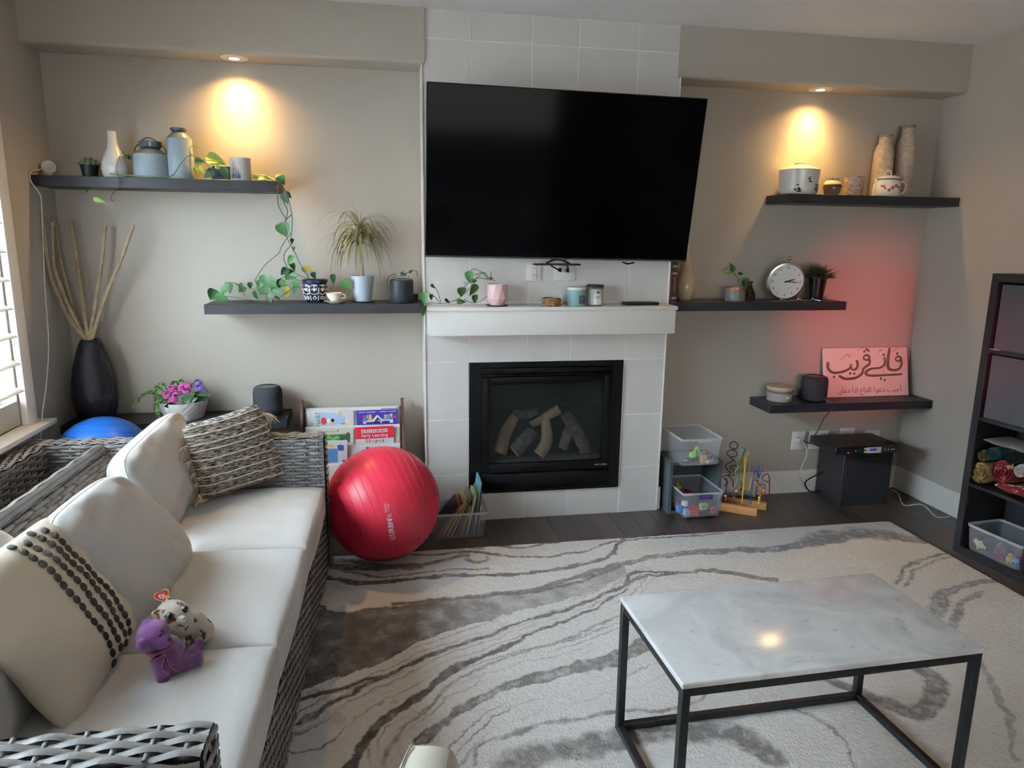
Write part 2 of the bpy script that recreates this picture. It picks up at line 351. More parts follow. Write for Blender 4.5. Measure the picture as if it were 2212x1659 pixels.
text('Hisense', .012, mat('silver_print', '#b9b9b9', .4), tv, MT @ Matrix.Translation((0, -.0165, -H_/2+.006)) @ WALLM, 'maker_name')
b = MB(); b.box((.72, -.215, 1.93), (.5, .06, .42), .004); b.box((.72, -.25, 1.75), (.06, .05, .4), .004); b.build('wall_bracket', m_blk, tv, True)
b = MB(); b.box((.718, -.275, 1.482), (.256, .05, .010), .004); b.tube([(.66, -.27, 1.487), (.70, -.275, 1.506), (.745, -.275, 1.506), (.79, -.27, 1.487)], .006, 8, 5); b.build('lower_tray', mat('dark_maroon_plastic', '#231a1d', .4), tv, True)
for k, pts in enumerate((((1190, 574), (1203, 581), (1210, 586), (1210, 579)), ((1212, 572), (1222, 572), (1227, 578), (1226, 588)), ((1345, 566), (1356, 570), (1370, 567)))):
    P = [at(a, c, y=-.235 if k < 2 else -.25) for a, c in pts]
    MB().tube(P, .004, 8, 6).build('cable', m_blk, tv, True)
for a, c in ((1210, 583), (1226, 584)): MB().box(at(a, c, y=-.205), (.008, .04, .022), .002).build('plug', m_blk, tv, True)

# ------------------------------------------------------------------ rug
def vnoise(X, Y, seed):
    rs = np.random.RandomState(seed); T = rs.rand(64, 64)
    xi = np.floor(X).astype(int); yi = np.floor(Y).astype(int); fx_ = X-xi; fy_ = Y-yi; fx_ = fx_*fx_*(3-2*fx_); fy_ = fy_*fy_*(3-2*fy_)
    g_ = lambda a, b_: T[a % 64, b_ % 64]
    return (g_(xi, yi)*(1-fx_)+g_(xi+1, yi)*fx_)*(1-fy_)+(g_(xi, yi+1)*(1-fx_)+g_(xi+1, yi+1)*fx_)*fy_
def fbm(X, Y, s, seed, o=4):
    v = 0; a = .5
    for k in range(o): v = v+a*vnoise(X*s*2**k+17*k, Y*s*2**k+5*k, seed+k); a *= .5
    return v
RX0, RX1, RY0, RY1 = -1.05, 2.70, -3.30, -.568
NX, NY = 880, 640
gx = np.linspace(RX0, RX1, NX); gy = np.linspace(RY0, RY1, NY); GX, GY = np.meshgrid(gx, gy)
WX = GX+.06*(fbm(GX, GY, 5, 1)-.5)+.030*(fbm(GX, GY, 26, 2)-.5)+.012*(fbm(GX, GY, 95, 3)-.5); WYy = GY+.06*(fbm(GX, GY, 5, 11)-.5)+.030*(fbm(GX, GY, 26, 12)-.5)+.012*(fbm(GX, GY, 95, 13)-.5)
dark = np.zeros_like(GX); tan = np.zeros_like(GX)
def A(x, y): return (640+x/3.1155, 1200+y/3.1155)
def B(x, y): return (640+x/1.4071, 1120+y/1.4071)
def poly_dist(pts):
    Pw = [at(*p, z=.012) for p in pts]; Pw = smooth_pts(Pw, 4); best = np.full_like(GX, 9.); par = np.zeros_like(GX); n_ = len(Pw)-1
    for i in range(n_):
        ax, ay, bx, by = Pw[i].x, Pw[i].y, Pw[i+1].x, Pw[i+1].y; dx, dy = bx-ax, by-ay; L2 = dx*dx+dy*dy+1e-9
        t = np.clip(((WX-ax)*dx+(WYy-ay)*dy)/L2, 0, 1); d_ = np.hypot(WX-ax-t*dx, WYy-ay-t*dy); u_ = d_ < best
        best = np.where(u_, d_, best); par = np.where(u_, (i+t)/n_, par)
    return best, par
def band(pts, w0, w1, amp, soft=.012, seed=0, edge=0):
    """a streak along pts: half width w0..w1 metres, amp darkness; edge adds darker outlines"""
    global dark
    d_, t = poly_dist(pts); w = w0+(w1-w0)*t; w = .8*w*(.15+1.7*fbm(GX, GY, 9, 40+seed)); soft = soft*.6
    v = np.clip((w+soft-d_)/soft, 0, 1); tex = .25+1.5*fbm(GX, GY, 38, 60+seed)
    dark = np.maximum(dark, amp*v*np.clip(tex, .35, 1.15))
    if edge: dark = np.maximum(dark, edge*np.exp(-((d_-w)/.006)**2)*np.clip(2.2*fbm(GX, GY, 14, 80+seed)-.3, 0, 1))
def region(up, lo, amp, seed):
    global dark
    Pu = [at(*p, z=.012) for p in up]; Pl = [at(*p, z=.012) for p in lo]; poly = Pu+Pl[::-1]
    ins = np.zeros(GX.shape, bool); n_ = len(poly)
    for i in range(n_):
        a, b_ = poly[i], poly[(i+1) % n_]
        c_ = (a.y > WYy) != (b_.y > WYy); ins ^= c_ & (WX < (b_.x-a.x)*(WYy-a.y)/(b_.y-a.y+1e-12)+a.x)
    dark = np.maximum(dark, ins*amp*np.clip(.35+1.1*fbm(GX, GY, 16, seed)*(.6+.8*fbm(GX, GY, 60, seed+9)), .3, 1.1))
up1 = [A(-80, 330), A(140, 335), A(250, 380), A(450, 368), A(720, 345), A(1000, 302), A(1280, 270), A(1500, 248), A(1800, 208), A(2000, 150), A(2212, 55)]
lo1 = [A(-80, 930), A(60, 890), A(250, 820), A(450, 770), A(600, 690), A(740, 620), A(900, 540), A(1100, 470), A(1400, 400), A(1700, 330), A(2000, 240), A(2212, 130)]
region(up1, lo1, np.interp(GX, [-.5, -.1, .3, 1.2], [.82, .76, .48, .40]), 5)  # dark streak field; its darker left end also paints in the sofa's shade
band(up1, .008, .014, .8, seed=1)
band([A(30, 1140), A(250, 1000), A(450, 880), A(650, 770), A(850, 690), A(1100, 590), A(1300, 520), A(1500, 450), A(1700, 400), A(1900, 330), A(2100, 240), A(2212, 190), B(1010, 170), B(1130, 160)], .010, .009, .82, seed=2)
band([A(60, 960), A(200, 930), A(330, 900), A(450, 840), A(560, 810)], .016, .004, .8, seed=21)
band([A(330, 1430), A(450, 1260), A(600, 1095), A(750, 985), A(900, 885), A(1050, 775), A(1200, 695), A(1400, 615), A(1600, 525), A(1800, 455), A(2000, 355), A(2212, 225)], .026, .002, .85, seed=3)
band([A(590, 1400), A(720, 1180), A(850, 1060), A(1000, 900), A(1200, 780), A(1500, 650), A(1850, 560), A(2100, 450), A(2212, 390)], .006, .005, .45, seed=4)
band([A(860, 1270), A(1000, 1120), A(1150, 1015), A(1350, 905), A(1550, 835), A(1750, 780), A(2000, 735), A(2190, 690), B(1080, 380), B(1150, 340)], .022, .040, .62, seed=5, edge=.9)
band([A(1170, 1420), A(1230, 1290), A(1400, 1230), A(1650, 1150), A(1850, 1090), A(2170, 1060), B(1200, 560), B(1300, 500)], .006, .007, .5, seed=6)
band([A(1430, 1420), A(1560, 1350), A(1800, 1280), A(2000, 1240), A(2212, 1225), B(1200, 650), B(1330, 660), B(1440, 720)], .035, .05, .6, soft=.05, seed=7)
band([A(-60, 150), A(180, 155), A(400, 190), A(700, 160), A(1000, 135), A(1300, 128), A(1600, 112), A(1900, 62), A(2100, 10), B(1000, 60), B(1100, 50)], .02, .01, .8, seed=8, edge=.8)
band([A(100, 40), A(350, 90), A(600, 80), A(800, 70)], .05, .02, .7, soft=.03, seed=9)
band([B(290, 262), B(560, 235), B(760, 207), B(880, 172), B(1000, 135), B(1100, 116), B(1250, 103), B(1500, 88), B(1620, 64), B(1750, 50), B(1880, 64)], .012, .05, .66, soft=.02, seed=10, edge=.8)
band([B(1560, 70), B(1700, 45), B(1860, 60)], .06, .05, .55, soft=.08, seed=20)
band([B(350, 112), B(530, 100), B(700, 118), B(870, 98), B(960, 72), B(1100, 58), B(1300, 45)], .012, .008, .65, seed=11)
band([B(500, 85), B(560, 92), B(590, 82), B(700, 85), B(800, 72)], .008, .012, .55, seed=12)
band([B(990, 195), B(1130, 166), B(1230, 160), B(1350, 172), B(1450, 187)], .006, .024, .7, seed=13, edge=.9)
band([B(1815, 195), B(1845, 155), B(1900, 122), B(1985, 98)], .010, .008, .6, seed=14)
band([B(1850, 205), B(1870, 165), B(1930, 128), B(2000, 110)], .006, .006, .45, seed=15)
band([B(1940, 290), B(1975, 225), B(2045, 200), B(2115, 188)], .028, .02, .5, soft=.03, seed=16, edge=.7)
band([B(1990, 330), B(2015, 260), B(2085, 225)], .012, .01, .5, seed=17)
band([B(1560, 480), B(1680, 520), B(1800, 560), B(1880, 590), B(1930, 555), B(1940, 500), B(1880, 440)], .02, .045, .55, soft=.03, seed=18, edge=.7)
band([B(640, 755), B(760, 715), B(900, 690), B(1050, 665)], .03, .03, .5, soft=.04, seed=19)
band([B(1480, 560), B(1620, 640), B(1700, 760)], .006, .006, .4, seed=22)
band([B(2060, 420), B(2140, 560), B(2200, 740)], .008, .012, .35, seed=23)
for k_ in range(9):   # hair-thin veins that run with the streaks
    off = .035*k_-.11; src = [A(30, 1140), A(450, 880), A(850, 690), A(1300, 520), A(1700, 400), A(2100, 240), B(1010, 170)] if k_ < 5 else [A(860, 1270), A(1150, 1015), A(1550, 835), A(2000, 735), B(1080, 380)]
    d_, t_ = poly_dist(src); v_ = np.exp(-((d_-abs(off)-.01)/.0035)**2)*np.clip(3.4*fbm(GX, GY, 4, 200+k_)-1.35, 0, 1); dark = np.maximum(dark, .6*v_)
cr = np.abs(fbm(GX*1.0+.3*GY, GY*1.6, 6, 301, 5)-.5); dark = np.maximum(dark, .32*np.clip(1-cr/.006, 0, 1)*np.clip(3*fbm(GX, GY, 2.2, 305)-1.3, 0, 1))
band([A(60, 10), A(300, 30), A(520, 70), A(800, 60), A(1000, 20), A(1150, -10)], .03, .014, .6, soft=.02, seed=31, edge=.7)
band([A(1150, 20), A(1230, 45), A(1300, 35), A(1310, 10)], .016, .012, .5, seed=32)
band([A(300, 120), A(600, 140), A(900, 100), A(1300, 90)], .010, .006, .55, seed=33)
speck = np.clip((fbm(GX, GY, 10, 90)-.60)*9, 0, 1)*np.clip(1-np.abs(GX+.25)/.5, 0, 1)*np.clip(1-np.abs(GY+1.55)/.5, 0, 1); dark = np.maximum(dark, .75*speck)
base = np.array(lin('#dcd9d6')[:3]); warm = np.array(lin('#c8b8a6')[:3]); dk = np.array(lin('#7d7773')[:3]); dk2 = np.array(lin('#524d4a')[:3])
warm_wash = np.clip(1.6*fbm(GX, GY, .9, 33)-.75+.6*np.clip((GX-1.3)/1.0, 0, 1), 0, 1)[..., None]  # random tan tone, plus warm lamp light painted in towards the right
colr = base*(1-warm_wash)+warm*warm_wash; colr = colr*(.93+.14*fbm(GX, GY, 70, 71))[..., None]
k1 = np.clip(dark/.62, 0, 1)[..., None]; k2 = np.clip((dark-.62)/.35, 0, 1)[..., None]
colr = colr*(1-k1)+dk*k1; colr = colr*(1-k2)+dk2*k2
ZH = .0105+.0034*fbm(GX, GY*1.7, 60, 51)-.0022*np.clip(dark, 0, 1)
ed = np.minimum.reduce([GX-RX0, RX1-GX, GY-RY0, RY1-GY]); ZH = np.where(ed < .004, .001, ZH)
me = bpy.data.meshes.new('pile'); nv = NX*NY; me.vertices.add(nv)
me.vertices.foreach_set('co', np.stack([GX-.8, GY+1.9, ZH], -1).astype(np.float32).ravel())
ii = np.arange(nv).reshape(NY, NX); q = np.stack([ii[:-1, :-1], ii[:-1, 1:], ii[1:, 1:], ii[1:, :-1]], -1).reshape(-1, 4); nf = len(q)
me.loops.add(nf*4); me.loops.foreach_set('vertex_index', q.ravel().astype(np.int32)); me.polygons.add(nf); me.polygons.foreach_set('loop_start', (np.arange(nf)*4).astype(np.int32)); me.update(calc_edges=True)
ca = me.color_attributes.new('pattern', 'FLOAT_COLOR', 'POINT'); ca.data.foreach_set('color', np.concatenate([colr, np.ones(GX.shape+(1,))], -1).astype(np.float32).ravel())
me.shade_smooth(); mr = mat('marbled_rug_pile', '#cccccc', .92, spec=.15, bump=(120, .8), sheen=.2); N = mr.node_tree.nodes; a_ = N.new('ShaderNodeVertexColor'); a_.layer_name = 'pattern'
mr.node_tree.links.new(a_.outputs[0], N['Principled BSDF'].inputs['Base Color']); me.materials.append(mr)
rug = bpy.data.objects.new('area_rug', me); COL.objects.link(rug); rug.location = (.8, -1.9, 0)
tag(rug, 'large pale rug with swirling grey marble veins under the coffee table', 'rug')

# ------------------------------------------------------------------ coffee table
tb = thing('coffee_table', 'coffee table with white marble slab on a thin black metal frame', 'coffee table', (.99, -2.275, .0142), math.radians(1.4))
TW, TD, TZ = .925, .472, .478
def marble():
    m_ = mat('white_carrara_marble', '#e2e2e2', .17, spec=.5); N = m_.node_tree.nodes; L = m_.node_tree.links; b_ = N['Principled BSDF']
    tc = N.new('ShaderNodeTexCoord'); n1 = N.new('ShaderNodeTexNoise'); n1.inputs['Scale'].default_value = 5; n1.inputs['Detail'].default_value = 8; n1.inputs['Distortion'].default_value = 1.2
    n2 = N.new('ShaderNodeTexNoise'); n2.inputs['Scale'].default_value = 26; n2.inputs['Detail'].default_value = 6; mp = N.new('ShaderNodeMapping'); mp.inputs['Scale'].default_value = (1, 2.2, 1); mp.inputs['Rotation'].default_value = (0, 0, .5)
    L.new(tc.outputs['Object'], n1.inputs[0]); L.new(tc.outputs['Object'], mp.inputs[0]); L.new(mp.outputs[0], n2.inputs[0])
    r1 = N.new('ShaderNodeValToRGB'); r1.color_ramp.elements[0].position = .35; r1.color_ramp.elements[0].color = lin('#c9cacb'); r1.color_ramp.elements[1].position = .62; r1.color_ramp.elements[1].color = lin('#e3e3e3')
    r2 = N.new('ShaderNodeValToRGB'); r2.color_ramp.elements[0].position = .64; r2.color_ramp.elements[0].color = (1, 1, 1, 1); r2.color_ramp.elements[1].position = .80; r2.color_ramp.elements[1].color = lin('#b4b4b6')
    mx = N.new('ShaderNodeMix'); mx.data_type = 'RGBA'; mx.blend_type = 'MULTIPLY'; mx.inputs[0].default_value = .8
    L.new(n1.outputs[0], r1.inputs[0]); L.new(n2.outputs[0], r2.inputs[0]); L.new(r1.outputs[0], mx.inputs[6]); L.new(r2.outputs[0], mx.inputs[7]); L.new(mx.outputs[2], b_.inputs['Base Color']); return m_
MB().box((0, 0, TZ-.009), (TW, TD, .018), .005, seg=3).build('marble_top', marble(), tb)
m_frame = mat('black_powder_coat', '#0d0d0d', .5); s = .024
for sx in (-1, 1):
    for sy in (-1, 1): MB().box((sx*(TW/2-s/2-.003), sy*(TD/2-s/2-.003), (TZ-.018)/2), (s, s, TZ-.0185), .0015, seg=1).build('leg', m_frame, tb)
for z in (s/2, TZ-.0185-s/2):
    for sy in (-1, 1): MB().box((0, sy*(TD/2-s/2-.003), z), (TW-2*s-.006, s*.96, s*.96), .0015, seg=1).build('rail', m_frame, tb)
    for sx in (-1, 1): MB().box((sx*(TW/2-s/2-.003), 0, z), (s*.96, TD-2*s-.006, s*.96), .0015, seg=1).build('rail', m_frame, tb)

# ------------------------------------------------------------------ wicker sofa
m_wick = mat('grey_synthetic_wicker', '#64615f', .42, noise=9, col2='#807d7a', bump=(140, .12), spec=.5); m_core = mat('wicker_shadow_core', '#3a3735', .9)
def weave(b, O, U, V, lu, lv, w=.0145, gap=.055, sw=.011, amp=.0042, seed=0, th=.0034):
    """plain weave on the rectangle O + u U + v V: strands along U over and under stakes along V"""
    O, U, V = Vector(O), Vector(U).normalized(), Vector(V).normalized(); Nn = U.cross(V); rnd = random.Random(seed)
    ns = max(1, int(lu/gap)); gp = lu/ns; nst = max(1, int(lv/(w*1.06))); pv = lv/nst
    for r in range(nst):
        vc = pv*(r+.5); rows = []; ph = r % 2
        steps = ns*4
        for i in range(steps+1):
            u = lu*i/steps; hgt = amp*1.3*math.cos(PI*(u/gp-.5))*(1 if ph else -1)
            c = O+U*u+V*(vc+rnd.uniform(-.0006, .0006))+Nn*(hgt+amp); hw = pv*.5
            rows.append([c-V*hw, c+Nn*th*.9-V*hw*.5, c+Nn*th*.9+V*hw*.5, c+V*hw])
        b.grid(rows)
    for i in range(ns):
        uc = gp*(i+.5); rows = []; m_ = nst*2
        for j in range(m_+1):
            v = lv*j/m_; hgt = -amp*.75*math.cos(PI*(v/pv-.5))*(1 if i % 2 else -1); c = O+U*uc+V*v+Nn*(hgt*-1+amp)
            rows.append([c-U*sw/2, c+Nn*th-U*sw*.25, c+Nn*th+U*sw*.25, c+U*sw/2])
        b.grid(rows)
sofa = thing('wicker_sofa', 'long grey woven wicker sofa with box arms and a reclined back panel', 'sofa', (-1.15, -1.75, .0142), math.radians(-1.35))
# local frame: +x towards the room, y along the sofa, origin at (-1.15,-1.75)
FRX, BKX, YF, YN, AT, AZ = .632, -.64, 1.06, -1.115, .095, .688
def core(c, d): return MB().box(c, d, .006)
def wov(name, c, d, faces, gap=.055, w=.0145, seed=0):
    """a box part: dark core with woven skins on the listed faces"""
    x, y, z = c; a, e, h = d[0]/2, d[1]/2, d[2]/2
    b = MB(); k = .004
    F = {'+x': ((x+a, y-e, z-h), (0, 1, 0), (0, 0, 1), 2*e, 2*h), '-x': ((x-a, y+e, z-h), (0, -1, 0), (0, 0, 1), 2*e, 2*h),
         '+y': ((x+a, y+e, z-h), (-1, 0, 0), (0, 0, 1), 2*a, 2*h), '-y': ((x-a, y-e, z-h), (1, 0, 0), (0, 0, 1), 2*a, 2*h),
         '+z': ((x-a, y-e, z+h), (1, 0, 0), (0, 1, 0), 2*a, 2*e) if a > e else ((x+a, y-e, z+h), (0, 1, 0), (-1, 0, 0), 2*e, 2*a)}
    part = MB().box(c, (d[0]-2*k, d[1]-2*k, d[2]-2*k), .004).build(name, m_core, sofa)
    for i, f in enumerate(faces): weave(b, *F[f], gap=gap, w=w, seed=seed+i)
    o = b.build('weave', m_wick, part, angle=60); o['kind'] = 'stuff'
    # rounded corner strands along the long top edges
    return part
zc = AZ/2
wov('far_arm', ((FRX+BKX)/2, YF-AT/2, (AZ+.04)/2), (FRX-BKX, AT, AZ-.04), ['-y', '+z', '+x', '+y'], seed=1)
wov('near_arm', ((FRX+BKX)/2, YN+AT/2, (AZ+.04)/2), (FRX-BKX, AT, AZ-.04), ['-y', '+z', '+x', '+y'], gap=.062, w=.0165, seed=5)
wov('outer_back', (BKX+AT/2, (YF+YN)/2, (AZ+.04)/2), (AT, YF-YN-2*AT-.002, AZ-.04), ['+x', '+z'], seed=9)
wov('front_apron', (FRX-.035, (YF+YN)/2, .175), (.05, YF-YN-2*AT-.002, .27), ['+x'], gap=.05, seed=13)
MB().box(((FRX+BKX)/2+.1, (YF+YN)/2, .30), (FRX-BKX-.4, YF-YN-2*AT-.01, .02)).build('seat_deck', m_core, sofa)
for sx, sy in ((FRX-.05, YF-.05), (FRX-.05, YN+.05), (BKX+.05, YF-.05), (BKX+.05, YN+.05)): MB().box((sx, sy, .02), (.05, .05, .04), .004).build('leg', m_core, sofa)
# reclined back panel with its rail
pa = Vector((.02, YN+AT+.01, .33)); pb = Vector((-.325, YN+AT+.01, .668)); Vd = (pb-pa); ln = Vd.length; Vd.normalize(); Ud = Vector((0, 1, 0)); LY = YF-YN-2*AT-.02
b = MB(); Nn = Ud.cross(Vd)
core_p = MB(); core_p.bm.verts.ensure_lookup_table()
rot = Matrix((Ud, Vd, Nn)).transposed()
core_p.box(pa+Ud*LY/2+Vd*ln/2-Nn*.012, (LY, ln, .016), 0, rot); panel = core_p.build('back_panel', m_core, sofa)
weave(b, pa-Nn*.002, Ud, Vd, LY, ln-.03, gap=.06, w=.016, seed=31); o = b.build('weave', m_wick, panel, angle=60); o['kind'] = 'stuff'
b = MB()
for i in range(9):
    a = 2*PI*i/9; off = Vd*math.cos(a)*.026+Nn*math.sin(a)*.026
    n_ = 40; rows = []
    for j in range(n_+1):
        p = pa+Vd*ln+off*(1+.08*math.sin(j*PI/1.5+i*PI))+Ud*LY*j/n_; q1 = (Vd*-math.sin(a)+Nn*math.cos(a))*.0085
        rows.append([p-q1, p+off*.06, p+q1])
    b.grid(rows)
o = b.build('back_rail', m_wick, panel, angle=60)
MB().tube([pa+Vd*ln+Ud*.005, pa+Vd*ln+Ud*(LY-.005)], .025, 12).build('rail_core', m_core, panel)

# ------------------------------------------------------------------ cushions
m_gry = mat('pale_grey_cushion_fabric', '#c3c1be', .85, noise=5, col2='#cdcbc8', bump=(11, .35), sheen=.15, spec=.2)
SM = wm(sofa)
def pillow(name, label, q, t, m_, edge=.0, res=30, bulge=.5, pinch=.05, wrinkle=.006, seed=0, cat='cushion', group=None, piping=None, rnd=.05):
    """soft cushion between four front corners q (near-bottom, far-bottom, far-top, near-top), thickness t, straight side band = edge"""
    q = [Vector(p) for p in q]; c = sum(q, Vector())/4; th = thing(name, label, cat, c, 0, group)
    N0 = (q[1]-q[0]).cross(q[3]-q[0]).normalized(); rs = np.random.RandomState(seed); ph = rs.rand(8)*6
    def P(u, v, s):
        uu, vv = u*(1-pinch*(1-v*v)-rnd*abs(v)**7), v*(1-pinch*(1-u*u)-rnd*abs(u)**7); a, b_ = (uu+1)/2, (vv+1)/2
        p = q[0]*(1-a)*(1-b_)+q[1]*a*(1-b_)+q[2]*a*b_+q[3]*(1-a)*b_
        h = (max(0, 1-abs(u)**2.6)*max(0, 1-abs(v)**2.6))**bulge
        wr = wrinkle*(math.sin(7*u+5*v+ph[0])+.7*math.sin(13*v-6*u+ph[1])+.6*math.sin(19*u+3*v+ph[2])*abs(v))*(1-h*.6)
        return p+N0*(s*(edge/2+(t-edge)/2*h)-t/2+s*wr*min(1, 6*min(1-abs(u), 1-abs(v))))
    b = MB(); ks = [math.sin(PI/2*(2*i/res-1)) for i in range(res+1)]
    F = [[P(u, v, 1) for u in ks] for v in ks]; Bk = [[P(u, v, -1) for u in ks] for v in ks]
    b.grid(F); b.grid(Bk); per = lambda G: [G[0][i] for i in range(res)]+[G[i][res] for i in range(res)]+[G[res][i] for i in range(res, 0, -1)]+[G[i][0] for i in range(res, 0, -1)]
    pf, pb_ = per(F), per(Bk)
    if edge: b.grid([pf, [a.lerp(d_, .5)+((a+d_)/2-c-N0*((a+d_)/2-c).dot(N0)).normalized()*edge*.12 for a, d_ in zip(pf, pb_)], pb_], True)
    bmesh.ops.remove_doubles(b.bm, verts=b.bm.verts[:], dist=.0004)
    o = b.build('cover', m_, th, True, angle=75)
    if edge and piping:
        for nm, L_ in (('front_piping', pf), ('back_piping', pb_)): MB().tube(L_+[L_[0]], .0028, 6).build(nm, piping, th, True)
    return th, P, N0
# seat cushions (rounded slabs on the deck)
SF = lambda x, y, z: SM @ Vector((x, y, z))
ys = [YF-AT-.005, YF-AT-.005-.665, YF-AT-.005-1.325, YN+AT+.005]
seat_lab = ('pale grey seat cushion beneath the fringed striped pillow', 'middle pale grey seat cushion of the wicker sofa', 'pale grey seat cushion under the two plush toys')
for i in range(3):
    y0, y1 = ys[i+1], ys[i]; th = thing('seat_cushion', seat_lab[i], 'cushion', SF(.28, (y0+y1)/2, .312), math.radians(-1.35), 'seat cushions of the wicker sofa')
    res = 26; lx, ly, hz = .70, y1-y0-.004, .16; b = MB()
    def top(u, v, s, lx=lx, ly=ly, hz=hz):
        e = 12; rx = (max(0, 1-abs(u)**e)*max(0, 1-abs(v)**e))**.5; z = hz/2+s*(hz/2*.72+hz/2*.28*rx)+ (.010*(1-u*u)*(1-v*v) if s > 0 else 0)
        if s > 0: z += .0022*math.sin(9*u+4*v+i*2)*(1-v*v)+.002*math.sin(14*v+3*u+i)
        bul = 1+.018*(1-v*v) if u > .99 else 1
        return Vector((u*lx/2*bul, v*ly/2, z))
    ks = [math.sin(PI/2*(2*k/res-1)) for k in range(res+1)]
    F = [[top(u, v, 1) for u in ks] for v in ks]; Bk = [[top(u, v, -1) for u in ks] for v in ks]
    b.grid(F); b.grid(Bk); per = lambda G: [G[0][k] for k in range(res)]+[G[k][res] for k in range(res)]+[G[res][k] for k in range(res, 0, -1)]+[G[k][0] for k in range(res, 0, -1)]
    b.grid([per(F), per(Bk)], True); bmesh.ops.remove_doubles(b.bm, verts=b.bm.verts[:], dist=.0004); b.build('cover', m_gry, th, angle=75)
    MB().tube([p+Vector((0, 0, -.004)) for p in per(F)]+[per(F)[0]+Vector((0, 0, -.004))], .0024, 6).build('piping', m_gry, th)
bg_ = 'loose grey back cushions'
pillow('back_cushion', 'grey back cushion leaning behind the striped pillow', [(-.985, -1.40, .50), (-1.0, -.80, .50), (-1.06, -.775, .885), (-1.115, -1.375, .83)], .17, m_gry, .06, 34, .5, -.02, .007, 1, group=bg_, piping=m_gry, rnd=.09)
pillow('back_cushion', 'grey back cushion slumped between the other two back cushions', [(-.875, -2.02, .49), (-.85, -1.45, .505), (-1.035, -1.62, .878), (-1.065, -2.11, .872)], .15, m_gry, .03, 34, .5, -.03, .008, 2, group=bg_, piping=m_gry, rnd=.12)
pillow('back_cushion', 'grey back cushion behind the cream dotted pillow', [(-1.0, -2.74, .50), (-1.03, -2.13, .50), (-1.16, -2.07, .895), (-1.20, -2.70, .90)], .16, m_gry, .04, 30, .5, -.02, .006, 3, group=bg_, piping=m_gry, rnd=.1)
# striped fringed pillow
m_str = mat('black_cream_striped_weave', '#888888', .9, sheen=.1)
def stripe_nodes(m_):
    N = m_.node_tree.nodes; L = m_.node_tree.links; b_ = N['Principled BSDF']
    at_ = N.new('ShaderNodeAttribute'); at_.attribute_name = 'sv'; sp = N.new('ShaderNodeSeparateXYZ'); L.new(at_.outputs['Vector'], sp.inputs[0])
    mp = N.new('ShaderNodeCombineXYZ'); mu = N.new('ShaderNodeMath'); mu.operation = 'MULTIPLY'; mu.inputs[1].default_value = 14; L.new(sp.outputs[0], mu.inputs[0]); mv = N.new('ShaderNodeMath'); mv.operation = 'MULTIPLY'; mv.inputs[1].default_value = 140; L.new(sp.outputs[1], mv.inputs[0]); L.new(mu.outputs[0], mp.inputs[0]); L.new(mv.outputs[0], mp.inputs[1])
    n = N.new('ShaderNodeTexNoise'); n.inputs['Scale'].default_value = 1; n.inputs['Detail'].default_value = 3; L.new(mp.outputs[0], n.inputs[0])
    r = N.new('ShaderNodeValToRGB'); r.color_ramp.elements[0].position = .47; r.color_ramp.elements[0].color = lin('#252428'); r.color_ramp.elements[1].position = .58; r.color_ramp.elements[1].color = lin('#c5b9ab'); L.new(n.outputs[0], r.inputs[0]); L.new(r.outputs[0], b_.inputs['Base Color'])
    bp = N.new('ShaderNodeBump'); bp.inputs['Strength'].default_value = .5; bp.inputs['Distance'].default_value = .006; L.new(n.outputs[0], bp.inputs['Height']); L.new(bp.outputs[0], b_.inputs['Normal'])
stripe_nodes(m_str)
qs = [(-.955, -1.06, .505), (-.60, -.80, .525), (-.745, -.795, .875), (-1.015, -1.06, .845)]
sp_, SP, SN = pillow('striped_pillow', 'black and cream striped throw pillow with yarn tassels on two sides', qs, .13, m_str, 0, 40, .5, .06, .002, 4, cat='pillow')
cv = sp_.children[0].data; va = cv.attributes.new('sv', 'FLOAT_VECTOR', 'POINT')
qv = [Vector(p) for p in qs]; e1 = (qv[1]-qv[0]+qv[2]-qv[3])/2; e2 = (qv[3]-qv[0]+qv[2]-qv[1])/2; cc = sum(qv, Vector())/4; e1n = e1.normalized(); e2n = (e2-e1n*e2.dot(e1n)).normalized()
va.data.foreach_set('vector', np.array([[v.co.dot(e1n)/e1.length+.5, v.co.dot(e2n)/e2.length+.5, 0] for v in cv.vertices], np.float32).ravel())
m_yarn = mat('cream_yarn', '#d9c9b2', .95, bump=(300, .3))
random.seed(5)
for v in (-.86, -.62, -.40, -.18, .05, .28, .50, .72, .88):   # corded cream rows with tassels on the ends
    vv = v+random.uniform(-.03, .03); pts = [SP(u/12, vv+.005*math.sin(u*.9+v*9), 1)+SN*.003 for u in range(-12, 13)]
    MB().tube(pts, .0030, 6, 2).build('cord_row', m_yarn, sp_, True)
for side in (-1, 1):
    for v in (-.92, -.55, -.25, .1, .5) if side < 0 else (-.55, -.15, .2, .75):
        r0 = SP(side, v, 1); out = (SP(side, v, 1)-SP(side*.8, v, 1)); out = out-SN*out.dot(SN); out.normalize(); b = MB()
        for k in range(13):
            d = (out*.75+Vector((random.uniform(-.5, .5), random.uniform(-.5, .5), -.75+random.uniform(-.4, .5)))).normalized(); Ls = random.uniform(.045, .085)
            mid = r0+out*.015+d*Ls*.4+SN*random.uniform(-.006, .014)
            b.tube([r0, mid, mid+d*Ls*.6+Vector((0, 0, -.008))], [.0028, .0028, .0016], 5, 3)
        b.build('tassel', m_yarn, sp_, True)
